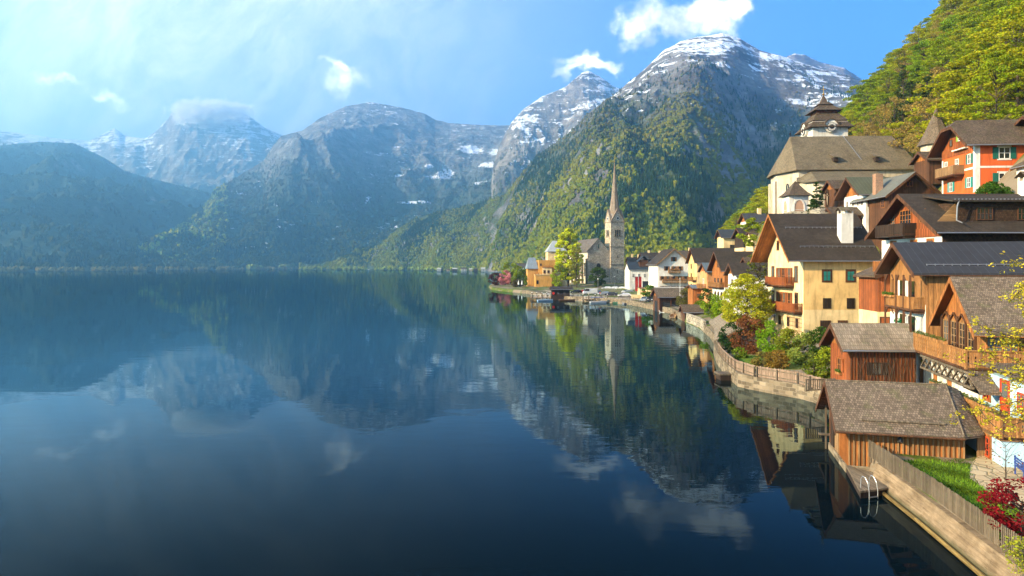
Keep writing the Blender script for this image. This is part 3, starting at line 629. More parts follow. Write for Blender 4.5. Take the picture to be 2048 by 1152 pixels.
# ================================================================== shore and village ground
SH = [(10,17.0),(20,18.1),(26.8,18.95),(34.9,20.1),(38,20.6),(39.7,20.9),(44.7,21.6),(50,25.2),(55,27.0),(61,26.9),(63.5,25.2),(67.5,22.8),(76,24.0),(84,25.6),(94.5,28.3),(105,31.5),(114.5,33.6),(133,36.7),(145,37.3),(170,40.1),(186,39),(213,36.8),(226,30),(235,21),(252,13.8),(292,7.7),(341,-9.7),(380,-12.5),(409,-11.7),(430,2),(585,8),(900,20),(1100,30)]
def shoreline(y0, y1, off=.3, step=3.0): k = max(1, round((y1-y0)/step)); return [(xs(y0+(y1-y0)*i/k)-off, y0+(y1-y0)*i/k) for i in range(k+1)]
def xs(y): return float(np.interp(y, [p[0] for p in SH], [p[1] for p in SH]))
GT = {10:[(26,1.3),(31,2.5),(45,9),(60,18),(140,80)], 40:[(27,1.3),(31,2),(42,9),(58,19),(140,90)], 60:[(32,1.6),(38,3),(44,9),(57,20),(135,98)], 80:[(36,2),(42,3.5),(48,11),(58,21),(132,100)],
      100:[(38,2.2),(52,3),(55,15),(62,21),(132,100)], 145:[(44,2),(49,8),(53,21),(80,24),(145,96)], 200:[(60,2),(66,6),(72,12),(90,27),(150,90)], 250:[(66,2.5),(72,7),(80,14),(95,28),(165,100)],
      400:[(100,3),(110,6),(116,10),(128,20),(220,116)], 700:[(190,3),(200,6),(210,11),(225,22),(330,120)], 1100:[(320,3),(330,5),(340,8),(370,20),(560,120)]}
GY = sorted(GT)
def gz(x, y):
    yy = min(max(y, 10), 1099.9); j = max(i for i, g in enumerate(GY) if g <= yy); j = min(j, len(GY)-2); t = (yy-GY[j])/(GY[j+1]-GY[j])
    a = [(xs(yy), 1.25)] + [((1-t)*p[0]+t*q[0], (1-t)*p[1]+t*q[1]) for p, q in zip(GT[GY[j]], GT[GY[j+1]])]; a.append((a[-1][0]+400, a[-1][1]+380))
    return float(np.interp(x, [p[0] for p in a], [p[1] for p in a]))
ys = np.unique(np.concatenate([np.arange(8, 120, 1.5), np.arange(120, 260, 3), np.arange(260, 500, 8), np.arange(500, 1120, 25)]))
ds = np.concatenate([[-1.2, -.25, 0], np.arange(.6, 60, 1.3), np.arange(60, 200, 6), np.arange(200, 520, 25)])
GV = np.array([[(xs(y)+d, y, (-1.5 if d < -1 else (.2 if d < 0 else gz(xs(y)+d, y))) + (.12*perlin(np.array([d/3.]), np.array([y/3.]))[0] if d > 1 else 0) + (1.6*perlin(np.array([d/22.]), np.array([y/22.]))[0] if d > 45 else 0)) for d in ds] for y in ys])
def ground_material():
    m, n = new_mat('village_ground'); g = n.new('ShaderNodeNewGeometry'); P = g.outputs['Position']; z = n.new('ShaderNodeSeparateXYZ', {0: P}).outputs[2]
    grass = n.mix(n.ramp(n.noise(P, .5, 5, .65), .35, .65), (.075, .12, .015), (.15, .17, .03)); grass = n.mix(n.m('MULTIPLY', n.noise(P, 9, 3, .6), .6), grass, (.03, .04, .012))
    dirt = n.mix(n.noise(P, 1.2, 5, .6), (.26, .21, .15), (.17, .13, .09))
    wood_ = n.mix(n.noise(P, .25, 6, .7), (.10, .11, .03), (.14, .10, .05)); c = n.mix(n.ramp(n.noise(P, .16, 3, .5), .47, .53), grass, dirt); c = n.mix(n.ramp(z, 20, 34), c, wood_)
    principled(n, c, .95, bump(n, n.noise(P, 6, 5, .65), 1, .12), .08); return m
nR, nC = GV.shape[:2]; gi = np.arange(nR*nC).reshape(nR, nC)
tag(np_mesh('ground', GV.reshape(-1,3), np.stack([gi[:-1,:-1], gi[:-1,1:], gi[1:,1:], gi[1:,:-1]], -1).reshape(-1,4), ground_material()), kind='structure')
def sheet(name, pts, z, mat, kind='structure'):
    """thin draped sheet over the ground"""
    o = MB(); o.slab([(x, y, z) for x, y in pts], .06); o = o.build(name, mat); tag(o, kind=kind); return o
M_asph = ground_mat('pale_asphalt', (.34, .28, .21), (.42, .35, .27), .3, .01)
sheet('car_park', [(31.5,226.5),(23,236.5),(17,253),(14,296),(30,335),(62,335),(64,250),(60,205),(42,196),(38.3,213)], 1.46, M_asph)
sheet('road', [(42,196),(60,205),(60,175),(44,150),(40.6,150),(41.2,172)], 1.43, M_asph)
M_lawn = ground_mat('lawn_grass', (.075, .14, .012), (.15, .21, .025), 1.3, .05)
# ================================================================== near houses
# ---- boathouse on the water's edge, with battens built as real boards
def boathouse():
    r = root('boathouse', 'weathered wooden boathouse with shingled roof standing in the water beside the picket fence', 'boathouse', 19.5, 39.7, 0, -15)
    L, Wd, hw = 6.0, 5.2, 2.95; zr = 4.75; g = (zr-hw)/(Wd/2)
    MB().box(-.1, L, -.05, Wd+.1, -1.2, .42).build('foundation', ST_pale, r)
    MB().box(0, L, 0, Wd, .42, hw).build('wall', W_or, r)
    fb = MB(); F_ = Fr((0,0,0), (1,0,0), (0,-1,0))
    for i in range(24): fb.fbox(F_, .05+i*.255, .14+i*.255, .45, hw-.05, .001, .06)
    fb.build('batten', W_pale, r)
    Lf = Fr((0,Wd,0), (0,-1,0), (-1,0,0))
    b = MB()
    for i in range(22): b.fbox(Lf, .04+i*.24, .10+i*.24, .45, hw-.05, .001, .035)
    b.build('batten', W_or, r)
    MB().add([(-.02,0,hw),(-.02,Wd,hw),(-.02,Wd/2,zr-.05),(.02,0,hw),(.02,Wd,hw),(.02,Wd/2,zr-.05)], [(0,1,2),(3,5,4),(0,3,4,1),(1,4,5,2),(2,5,3,0)]).build('gable', W_or, r)
    MB().add([(L-.02,0,hw),(L-.02,Wd,hw),(L-.02,Wd/2,zr-.05),(L+.02,0,hw),(L+.02,Wd,hw),(L+.02,Wd/2,zr-.05)], [(0,1,2),(3,5,4),(0,3,4,1),(1,4,5,2),(2,5,3,0)]).build('gable', W_or, r)
    d = MB(); d.fbox(Lf, .45, 1.55, .5, 2.6, .002, .08); d.build('door', W_dk, r)
    d = MB(); d.fbox(Lf, 1.9, 3.0, .5, 2.5, .002, .07); d.build('door', W_pale, r)
    # roof: two slopes and a canted corner over the gate
    e = -.75; ze = hw + e*g; E2 = Wd+.6; ze2 = ze; x0 = -.75; xe = 5.9
    pts = {'A':[(x0,e,ze),(5.75,e,ze),(xe,Wd/2,zr),(x0,Wd/2,zr)], 'B':[(5.75,e,ze),(7.0,.05,ze+.03),(8.3,2.2,ze+.1),(6.6,3.0,zr-.25),(xe,Wd/2,zr)], 'C':[(x0,E2,ze2),(6.2,E2,ze2),(6.6,3.0,zr-.25),(xe,Wd/2,zr),(x0,Wd/2,zr)]}
    rb = MB()
    for P in (pts['A'],): rb.slab([(x,y,z+.16) for x,y,z in P], .13)
    B_ = pts['B']; rb.slab([(x,y,z+.16) for x,y,z in (B_[0],B_[1],B_[4])], .13); rb.slab([(x,y,z+.16) for x,y,z in (B_[1],B_[3],B_[4])], .13); rb.slab([(x,y,z+.16) for x,y,z in (B_[1],B_[2],B_[3])], .13)
    C_ = pts['C']; rb.slab([(x,y,z+.16) for x,y,z in (C_[0],C_[1],C_[3],C_[4])], .13); rb.slab([(x,y,z+.16) for x,y,z in (C_[1],C_[2],C_[3])], .13)
    ro = rb.build('roof', S_grey, r)
    lg = MB(); y = -.1; zz = hw + y*g + .16 + .09; lg.tube((.75,y,zz), (5.0,y,zz), .07, .07, 8)
    for x in (1.5, 2.6, 3.7, 4.7): lg.box(x-.03, x+.03, y-.08, y+.08, zz-.1, zz+.1)
    lg.build('snow_log', W_grey, ro)
    s = MB(); s.tube((xe,Wd/2,zr+.19),(5.75,e,ze+.19), .045, .045, 6); s.tube((x0,Wd/2,zr+.17),(xe,Wd/2,zr+.17), .06, .06, 6); s.build('ridge_cap', W_grey, ro)
    bb = MB()
    for p, q in (((e,ze),(Wd/2,zr)), ((E2,ze2),(Wd/2,zr))): bb.hexa([(x0-.05,p[0],p[1]-.16),(x0-.003,p[0],p[1]-.16),(x0-.003,q[0],q[1]-.16),(x0-.05,q[0],q[1]-.16),(x0-.05,p[0],p[1]+.14),(x0-.003,p[0],p[1]+.14),(x0-.003,q[0],q[1]+.14),(x0-.05,q[0],q[1]+.14)])
    bb.each('bargeboard', W_br, ro)
    gb = MB(); gb.tube((x0,e-.07,ze+.05),(5.75,e-.07,ze+.05), .06, .06, 8); gb.build('gutter', W_br, ro)
    rf = MB()
    for i in range(9): x = .2+i*.7; rf.hexa([(x,e+.1,ze+.02+.1*g-.12),(x+.09,e+.1,ze+.02+.1*g-.12),(x+.09,.1,hw+.1*g-.1),(x,.1,hw+.1*g-.1),(x,e+.1,ze+.02+.1*g),(x+.09,e+.1,ze+.02+.1*g),(x+.09,.1,hw+.1*g),(x,.1,hw+.1*g)])
    rf.each('rafter', W_dk, ro)
    lp = MB(); lp.fbox(F_, 2.62, 2.72, 2.35, 2.45, .06, .35); lp.lathe((2.67,-.35,2.0), [(.03,.32),(.13,.25),(.14,.05),(.04,0)][::-1], 8); lp.build('lamp', T_iron, r)
    ps = MB()
    for (x, y) in ((7.0,.25),(8.1,2.1)): ps.box(x-.3, x+.3, y-.07, y+.07, .9, ze+.0) if x < 7.5 else ps.box(x-.09, x+.09, y-.09, y+.09, .9, ze+.1)
    ps.each('post', W_pale, r)
    jb = MB(); jb.fbox(Lf, -.2, .1, .9, 1.0, .0, .7); jb.fbox(Lf, -.1, .0, -.8, 2.9, .2, .3); jb.build('mooring_beam', W_grey, r)
    return r
boathouse()
# deck with bathing ladder
dk = root('deck', 'low weathered plank deck at the boathouse corner', 'deck', 17.9, 35.0, 0)
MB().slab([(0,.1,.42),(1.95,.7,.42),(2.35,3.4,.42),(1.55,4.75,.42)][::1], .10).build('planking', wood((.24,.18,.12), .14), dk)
MB().slab([(.08,.2,.32),(1.88,.8,.32),(2.27,3.4,.32),(1.5,4.6,.32)], .9).build('footing', W_dk, dk)
ld = root('ladder', 'pale metal bathing ladder with two curved handrails at the deck edge', 'ladder', 18.35, 35.15, 0, 17)
for k, x in enumerate((.0, .55)):
    MB().path([(x,.5,.42),(x,.48,.9),(x,.38,1.06),(x,.2,1.04),(x,.02,.8),(x,-.06,.4),(x,-.08,-.7)], .024, 8).build('handrail', T_metal, ld)
b = MB()
for z in (.1, -.2, -.5): b.box(.03, .52, -.11, -.03, z-.02, z+.02)
b.each('rung', T_metal, ld)

# ---- lakeside wall and picket fence
def wallstrip(name, label, line, z0, z1, th, mat, batter=0., cat='wall', cap=None):
    o = MB(); k = len(line); nrm = []
    for i in range(k):
        a = Vector(line[max(0, i-1)]); c = Vector(line[min(k-1, i+1)]); t = (c - a).normalized(); nrm.append(Vector((-t.y, t.x)))
    V = []
    for (p, q) in zip(line, nrm):
        p = Vector(p); o1 = p + q*batter; V += [(o1.x, o1.y, z0), (p.x, p.y, z1), (p.x-q.x*th, p.y-q.y*th, z1), (p.x-q.x*th, p.y-q.y*th, z0)]
    o.add(V, [(4*i+j, 4*i+(j+1) % 4, 4*i+4+(j+1) % 4, 4*i+4+j) for i in range(k-1) for j in range(4)] + [(0,1,2,3), (4*k-1,4*k-2,4*k-3,4*k-4)])
    r = o.build(name, mat); tag(r, label, cat)
    if cap: 
        c = MB()
        for i in range(k-1):
            p, q = Vector(line[i]), Vector(line[i+1]); c.slab([(p.x+nrm[i].x*.06,p.y+nrm[i].y*.06,z1+.09),(q.x+nrm[i+1].x*.06,q.y+nrm[i+1].y*.06,z1+.09),(q.x-nrm[i+1].x*(th+.06),q.y-nrm[i+1].y*(th+.06),z1+.09),(p.x-nrm[i].x*(th+.06),p.y-nrm[i].y*(th+.06),z1+.09)], .087)
        c.build('coping', cap, r)
    return r
M_driftwall = (lambda mn: (principled(mn[1], mn[1].mix(mn[1].ramp(mn[1].new('ShaderNodeSeparateXYZ', {0: mn[1].new('ShaderNodeNewGeometry').outputs['Position']}).outputs[2], .45, .05), weather(mn[1], mn[1].mix(mn[1].ramp(mn[1].noise(mn[1].mapv(uvn(mn[1]), scale=(.5, 5, 1)), 1.4, 7, .7), .30, .70), (.19,.135,.085), (.38,.28,.18)), .7, .8), (.05,.055,.025)), .95, bump(mn[1], mn[1].noise(mn[1].mapv(uvn(mn[1]), scale=(1, 6, 1)), 2.2, 7, .7), .9, .09), .1), mn[0])[1])(new_mat('weathered_wall'))
FL = [(16.6,10),(17.6,18),(18.5,26.2),(19.4,32),(20.15,37.7)]
wallstrip('shore_wall', 'pale weathered lakeside wall sloping to the water below the picket fence', FL, -1.0, 1.12, .35, M_driftwall, .62)
wl = MB(); 
for (p, q) in zip(FL[:-1], FL[1:]): wl.tube((p[0]-.46,p[1],.12), (q[0]-.46,q[1],.12), .10, .10, 6)
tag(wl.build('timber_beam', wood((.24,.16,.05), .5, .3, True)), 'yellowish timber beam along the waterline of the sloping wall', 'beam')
def fence_run(name, label, line, z, h, gap, bw, mat, mat2=None, pointed=True, cat='fence', group=None, solid=False):
    r = root(name, label, cat, line[0][0], line[0][1], 0, 0, group); ox, oy = line[0]
    pk, rl = MB(), MB(); rng = random.Random(5)
    for (p, q) in zip(line[:-1], line[1:]):
        p, q = Vector((p[0]-ox, p[1]-oy)), Vector((q[0]-ox, q[1]-oy)); t = q - p; Ln = t.length; t.normalize(); nn = Vector((t.y, -t.x)); F_ = Fr((p.x, p.y, 0), (t.x, t.y, 0), (nn.x, nn.y, 0))
        for i in range(int(Ln/gap)):
            c = (i+.5)*gap; hh = h*rng.uniform(.96, 1.02); tl = rng.uniform(-.012, .012)
            pk.hexa([F_.p(c-bw/2, z+.05, .04), F_.p(c+bw/2, z+.05, .04), F_.p(c+bw/2, z+.05, .015), F_.p(c-bw/2, z+.05, .015), F_.p(c-bw/2+tl, z+hh, .04), F_.p(c+bw/2+tl, z+hh, .04), F_.p(c+bw/2+tl, z+hh, .015), F_.p(c-bw/2+tl, z+hh, .015)])
        for w in (.25, .78): rl.fbox(F_, 0, Ln, z+h*w-.04, z+h*w+.04, -.03, .012)
        for i in range(int(Ln/2.2)+1): c = min(Ln-.05, i*2.2+.05); rl.fbox(F_, c-.05, c+.05, z-.3, z+h*.92, -.13, -.032)
    pk.build('picket', mat, r); rl.build('rail', mat2 or mat, r); return r
fence_run('picket_fence', 'grey weathered picket fence on top of the sloping lakeside wall', [(20.35,38.9),(19.7,32),(18.8,26.2),(17.9,18),(16.9,11)], 1.12, 1.0, .125, .062, W_grey)
sheet('lawn', [(20.6,37.4),(24.6,36.6),(22.9,34.2),(22.1,31),(22.0,24),(18.7,24),(19.0,26.2),(19.75,32)], 1.40, M_lawn)
# tufts of grass on the lawn
rng = np.random.default_rng(3); V, Fc, Cs = [], [], []
for i in range(9000):
    y = rng.uniform(24, 37.3); x = rng.uniform(np.interp(y, [24,26.2,32,37.4], [18.8,19.1,19.85,20.7]), np.interp(y, [24,31,34.2,36.6], [22,22.1,22.9,24.6])+rng.normal(0,.12)); hh = rng.uniform(.05, .13); th = rng.uniform(0, 6.28); dx_, dy_ = .025*math.cos(th), .025*math.sin(th)
    V += [(x-dx_,y-dy_,1.4),(x+dx_,y+dy_,1.4),(x+rng.uniform(-.04,.04),y+rng.uniform(-.04,.04),1.4+hh)]; Cs += [np.array([.11,.19,.016])*rng.uniform(.5,1.5)*(1+.5*math.sin(x*2.1+y*1.3))]*3; Fc.append((3*i,3*i+1,3*i+2))
tag(np_mesh('grass', V, Fc, M_leaf, False, np.array(Cs)), 'short bright green lawn grass behind the picket fence', 'grass', None, 'stuff')
def paving():
    m, n = new_mat('flagstones'); g = n.new('ShaderNodeNewGeometry'); P = g.outputs['Position']
    v = n.new('ShaderNodeTexVoronoi', {'Vector': P, 'Scale': 1.5}, feature='DISTANCE_TO_EDGE'); v2 = n.new('ShaderNodeTexVoronoi', {'Vector': P, 'Scale': 1.5})
    c = n.mix(n.ramp(v.outputs[0], .01, .04), (.16,.14,.07), n.mix(v2.outputs[1], (.40,.29,.17), (.48,.37,.23))); principled(n, c, .9, bump(n, n.ramp(v.outputs[0], .02, .09), .7, .03), .1); return m
sheet('terrace_paving', [(24.6,36.6),(26.3,38.4),(27.6,36.4),(27.2,30),(26,24),(22,24),(22.1,31),(22.9,34.2)], 1.385, paving())

# ---- brown garden hut
h = house('garden_hut', 'small red-brown wooden hut with silver shingle roof and shuttered window behind the boathouse', 27.2, 55, 1.5, -3, 5.2, 3.7, 3.95, 'x', 40, .45, .75, .35, W_red, S_silver, W_or, W_br)
b = MB()
for i in range(20): b.fbox(h.F, .08+i*.262, .15+i*.262, .1, 3.9, .001, .05)
b.build('batten', W_br, h.r)
window(h.r, h.F, 2.15, 1.75, .8, 1.0, W_dk, 2, 1, 'open', W_dk); window(h.r, h.Lf, 1.9, 1.75, .7, 1.1, W_or, 2, 2, 'open', W_red)
def flower_box(F_, u, w, d, L, label, group=None, col=(.10,.17,.03)):
    c = Vector(F_.p(u, w, d)); o = MB().fbox(F_, u-L/2, u+L/2, w, w+.2, d, d+.22).build('flower_box', W_hon); rng = np.random.default_rng(int(abs(u*100+w*10)))
    k = 260; P = np.array([F_.p(u + rng.uniform(-L/2, L/2), w+.2+rng.uniform(0, .2), d+rng.uniform(-.03, .26)) for _ in range(k)])
    q, f, t = leaf_cloud(rng, P, np.full(k, .05), 700, .045, col, .5); pl = np_mesh('foliage', q, f, M_leaf, False, t); pl.parent = o
    return tag(o, label, 'flower box', group)
def on(h, F_):     # the same facade in world space, for things that hang on a house
    a = h.r.rotation_euler.z; ca, sa = math.cos(a), math.sin(a); rt = lambda v: Vector((v.x*ca-v.y*sa, v.x*sa+v.y*ca, v.z))
    return Fr(rt(F_.o) + h.r.location, rt(F_.r), rt(F_.n))
flower_box(on(h, h.Lf), 1.9, 1.5, .02, .8, 'flower box under the gable window of the small brown hut')
rng = np.random.default_rng(8); P = [(rng.uniform(.8,5.2), -.08-.08*rng.uniform(), 2.2+1.6*rng.uniform()) for _ in range(60)]; mb = MB()
for i in range(26):
    x = rng.uniform(.6, 5.2); p = [(x, -.07, 0)]; 
    for k in range(6): p.append((p[-1][0]+rng.uniform(-.25,.3), -.07-.05*rng.uniform(), p[-1][2]+rng.uniform(.3,.8)))
    mb.path([q for q in p if q[2] < 3.9], .016, 4)
vn = root('vine', 'dry leafless vine climbing over the front of the small brown hut', 'vine', 27.2, 55, 1.5, -3); mb.build('stem', M_bark, vn)

# ---- tall yellow house
CX, CY = 38.6, 90.4
h = house('yellow_house', 'tall ochre house with dark gabled roof, big orange soffit and two rows of lake balconies', CX, CY, 2.2, 0, 9.9, 12.5, 11.15, 'x', 43, .9, 2.3, .25, P_cream, S_dark, P_cream, W_or, t=.14)
skin(h, h.F, 0, 9.9, 4.0, 11.1, P_ochre, .012, 'upper_plaster')  # gable keeps paler cream: sunlight put into its colour, ochre only here
for u in (3.1, 6.25): window(h.r, h.F, u, 7.8, 1.05, 1.35, W_br, 2, 2, 'closed', T_teal, W_br)
for u in (3.1, 6.25): window(h.r, h.F, u, 4.15, 1.05, 1.4, W_dk, 2, 2, 'closed', W_dk)
door(h.r, h.F, 2.9, .2, 1.2, 2.3, W_br, W_dk); window(h.r, h.F, 5.2, 1.5, 1.0, .9, W_br, 2, 1, None, None, W_br)
# lake gable
for u in (10.2, 2.0): window(h.r, h.Lf, u, 7.7, .8, 1.9, W_br, 1, 3, None, None, W_br)
for u in (4.3, 6.0, 8.0): window(h.r, h.Lf, u, 7.35, 1.0, 2.2, W_or, 2, 2, 'open', W_red)
for u in (4.3, 6.2, 8.0): window(h.r, h.Lf, u, 3.9, .95, 2.2, W_or, 2, 2, 'open', W_red)
for u in (10.3, 2.0): window(h.r, h.Lf, u, 4.1, .8, 1.9, W_br, 1, 3, None, None, W_br)
for u in (10.5, 7.6, 4.6): window(h.r, h.Lf, u, 1.4, .8, 1.3, W_br, 1, 2)
for u in (6.2,): window(h.r, h.Lf, u, 12.4, .85, 1.7, W_br, 1, 3, None, None, W_br)
for u in (3.9, 8.6): window(h.r, h.Lf, u, 12.2, .6, 1.1, W_br, 1, 2, None, None, W_br)
balcony(h.r, h.Lf, 2.4, 9.6, 7.1, 1.35, 1.15, W_red, W_br, .14, .09); balcony(h.r, h.Lf, 1.2, 12.3, 3.65, 1.25, 1.15, W_red, W_br, .14, .09)
dp = MB(); dp.path([(9.8,-.85,10.7),(9.75,-.1,10.2),(9.75,-.1,.3)], .07, 8); dp.build('downpipe', T_metal, h.r)
lt = MB()
for i in range(26): u = 1.5+i*.42; zz = h.H + min(u+1.0, 12.5-u+1.0)*h.g*.0
for i in range(12): lt.fbox(h.Lf, 7.2+i*.42, 7.24+i*.42, .2, 2.9, .03, .07)
for i in range(5): lt.fbox(h.Lf, 7.1, 12.2, .5+i*.55, .54+i*.55, .07, .10)
lt.build('trellis', W_br, h.r)
chimney(h, 6.6, 2.2, 12.3, 16.9, .8, .6, P_white)
snow_guard(h, .0, 9.9, 1.0, 0, h.H+1.0*h.g+.38); snow_guard(h, -.8, 9.7, 3.9, 0, h.H+3.9*h.g+.38)

# ---- dark brown gabled house with white lower storey
h = house('brown_gabled_house', 'big house with red-brown board gable above a white storey and black balcony facing the lake', 39.5, 62.7, 8, 0, 18, 10.2, 7.6, 'x', 33, 1.15, 1.2, .4, P_white, S_dark, W_red, W_br, base=3, bands=[(-3, 7.0, P_white), (7.0, 7.6, W_red)])
skin(h, h.F, 0.02, 18, -1, 7.55, S_wall, .07); skin(h, h.Lf, -.05, 10.25, 6.75, 7.58, W_red, .10, 'board_band')
YR = lambda px: 72.9 - 39.5*1365/(px-1024)      # lake-facade abscissa of a photo column
for px in (1787, 1828, 1861): window(h.r, h.Lf, YR(px), 4.7, .85, 1.7, W_br, 2, 2, None, None, W_or)
door(h.r, h.Lf, YR(1808), 4.0, 1.0, 2.3, W_or, W_or, True)
window(h.r, h.Lf, YR(1787), 8.1, .8, 1.5, W_or, 2, 3); window(h.r, h.Lf, YR(1812), 8.1, 2.0, 1.5, W_or, 4, 3); window(h.r, h.Lf, YR(1846), 8.2, .9, 1.3, W_or, 2, 3)
balcony(h.r, h.Lf, 1.3, 6.3, 7.1, 1.4, 1.1, W_dk, W_dk, .12, .1); balcony(h.r, h.Lf, 1.0, 5.2, 3.4, 1.5, 1.1, W_or, W_or, .2, .1)
# shed dormer along the near slope
dm = MB().box(1.6, 17.6, .45, 3.6, 7.95, 9.95).build('dormer', S_wall, h.r)
dr = MB(); dr.slab([(.9,-.15,10.05),(18.2,-.15,10.05),(18.2,4.4,10.9),(.9,4.4,10.9)], .16); dr.build('roof', S_dark, dm)
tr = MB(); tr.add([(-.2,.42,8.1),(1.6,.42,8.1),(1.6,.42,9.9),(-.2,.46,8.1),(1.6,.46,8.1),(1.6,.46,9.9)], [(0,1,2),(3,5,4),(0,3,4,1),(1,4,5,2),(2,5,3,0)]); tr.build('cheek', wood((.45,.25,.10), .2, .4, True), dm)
Fd = Fr((0,.45,0), (1,0,0), (0,-1,0))
for u in (4.2, 8.0, 11.5): window(h.r, Fd, u, 8.25, 1.5, 1.2, W_br, 4, 2)
dp = MB(); dp.path([(1.5,-.1,10.0),(1.35,-.1,9.5),(1.35,.0,8.2),(1.3,-.9,7.9)], .06, 8); dp.path([(9.2,-.1,7.2),(9.2,-.12,2)], .06, 8); dp.build('downpipe', T_metal, h.r)
st = MB()
for i in range(48): st.box(1.2+i*.35, 1.3+i*.35, -.0, .1, 10.05+.16*.9-.08, 10.2)
st.build('snow_stop', T_metal, dm)
chimney(h, 11.4, 4.6, 9.5, 12.4, .6, .6, P_white, True, S_brown)

# ---- house with the blue-black metal roof and its two balconies
TH = -14; sx_, cx_ = math.sin(R(14)), math.cos(R(14))
def onfac(Y): return (31 + .249*(Y-45), Y)
x0, y0 = onfac(55.4)
h = house('metal_roof_house', 'wooden house with blue-black metal roof and two balconies with flower boxes', x0, y0, 1.5, TH, 22, 9.6, 10.1, 'x', 25, .9, 1.15, .3, P_white, seam((.032,.033,.040)), W_hon, W_br, base=2, bands=[(-2, 4.6, P_white), (4.6, 10.1, P_white)], gutter=False)
chimney(h, 12.5, 2.4, 10.5, 12.6, .4, .4, P_cream, True, T_iron); snow_guard(h, .2, 21, .4, 0, h.H+.4*h.g+.34)
skin(h, h.Lf, 0, 9.6, 7.35, 10.12, W_hon, .05); skin(h, h.Lf, 0.0, 2.2, 4.3, 7.35, P_white, .05)
skin(h, h.Lf, -.02, 1.9, 6.2, 7.35, W_hon, .06); skin(h, h.F, 0, 22, 4.2, 10.1, W_hon, .05)
window(h.r, h.Lf, .9, 8.0, .5, 1.25, W_br, 1, 1); window(h.r, h.Lf, 1.1, 5.0, .55, 1.3, T_white, 1, 2, None, None, None)
window(h.r, h.Lf, 4.9, 11.0, .55, .9, W_br, 1, 1); window(h.r, h.Lf, 6.6, 10.6, .5, .7, W_br, 1, 1)
for (w, hh) in ((7.0, 2.2), (4.0, 2.2)):
    for a, c, m in ((2.5, 3.0, T_white), (3.0, 4.6, M_glass), (4.6, 5.3, T_white), (5.5, 7.0, M_glass)): MB().fbox(h.Lf, a, c, w+.05, w+hh, .052, .075).build('pane' if m is M_glass else 'door_panel', m, h.r)
    balcony(h.r, h.Lf, 2.2, 9.5, w-.05, 1.1, 1.0, W_hon, W_br, .11, .095)
    pp = MB()
    for u in (2.28, 5.6, 7.6, 9.4): pp.fbox(h.Lf, u-.08, u+.08, w, w+2.75, 1.0, 1.13)
    for u in (2.36, 5.68): pp.bar(h.Lf, (u, w+2.2), (u+.6, w+2.72), .1, 1.02, 1.1); pp.bar(h.Lf, (u+1.9, w+2.72), (u+2.4, w+2.3), .1, 1.02, 1.1)
    pp.each('post', W_br, h.r)
LW = on(h, h.Lf)
for i, (u, w, lb) in enumerate(((2.9, 7.75, 'flower box with green plants at the far end of the upper balcony'), (4.6, 7.75, 'flower box in the middle of the upper balcony rail'), (2.9, 4.75, 'flower box with green plants at the far end of the lower balcony'), (4.6, 4.75, 'flower box in the middle of the lower balcony rail'))):
    flower_box(LW, u, w, 1.13, 1.2, lb, 'flower boxes on the balconies of the metal-roofed house')
hp = root('hanging_basket', 'bright green hanging basket under the upper balcony', 'plant', *LW.p(4.3, 5.7, .6), 0)
q, f, t = leaf_cloud(np.random.default_rng(4), [(0,0,0),(.15,.1,-.15),(-.15,0,-.1)], [.3,.2,.2], 1500, .06, (.03,.30,.12), .4); co = np_mesh('foliage', q, f, M_leaf, False, t); co.parent = hp
MB().tube((0,0,.2), (0,0,.9), .01).build('cord', T_iron, hp)
# ---- link wing between the yellow house and the balcony house
h = house('link_house', 'narrow red board wing above pale plaster with an outside stair between yellow and balcony houses', 37.5, 70, 2.4, -6, 7.6, 4.8, 8.6, 'y', 24, .5, .6, .3, P_cream, S_brown, W_red, W_br, bands=[(-2, 4.9, P_cream), (4.9, 8.6, W_red)], gutter=False)
skin(h, h.F, 4.0, 7.4, .0, 4.8, P_ochre, .01, 'upper_plaster')
window(h.r, h.F, 2.0, 6.2, .55, 1.9, T_white, 1, 3); door(h.r, h.F, 6.2, 5.2, .9, 2.0, T_white, W_dk); door(h.r, h.F, .7, 2.3, .8, 2.0, W_br, W_red); window(h.r, h.F, 5.4, 3.4, .55, .9, W_br, 1, 1)
st = MB(); n_ = 11
for i in range(n_): st.box(1.2+i*.28, 1.5+i*.28, -1.35, -.35, 2.1+i*.26, 2.16+i*.26)
st.hexa([(1.1,-1.42,1.9),(4.3,-1.42,4.9),(4.3,-1.36,4.9),(1.1,-1.36,1.9),(1.1,-1.42,2.15),(4.3,-1.42,5.15),(4.3,-1.36,5.15),(1.1,-1.36,2.15)]); st.box(4.3, 7.6, -1.45, -.01, 4.75, 4.9)
st = st.build('staircase', W_pale, h.r); rr = MB(); Fl = Fr((0,-1.4,0), (1,0,0), (0,-1,0)); railing(Fl, 4.3, 7.6, 4.9, 1.0, 0, gap=.5, b=rr); rr.bar(Fl, (1.1, 3.0), (4.3, 6.0), .07, -.03, .03); rr.bar(Fl, (1.1, 2.6), (4.3, 5.6), .05, -.03, .03)
for i in range(5): rr.fbox(Fl, 1.2+i*.75, 1.26+i*.75, 2.1+i*.7, 3.1+i*.7, -.03, .03)
rr.build('railing', W_br, st)
st = root('garden_stair', 'dark grey wooden stair railing climbing towards the yellow house door', 'staircase', 36.0, 76, 1.9, 12)
q = MB(); 
for i in range(9): q.box(i*.42, .45+i*.42, 0, 1.1, i*.17-.3, i*.17)
q.build('tread', W_grey, st); q = MB(); Fl = Fr((0,-.05,0), (1,0,0), (0,-1,0)); q.bar(Fl, (0, 1.0), (3.8, 2.5), .09, -.03, .03); q.bar(Fl, (0, .55), (3.8, 2.05), .07, -.03, .03)
for i in range(14): q.fbox(Fl, i*.28, .06+i*.28, i*.112-.1, 1.0+i*.112, -.03, .02)
q.build('railing', W_grey, st)

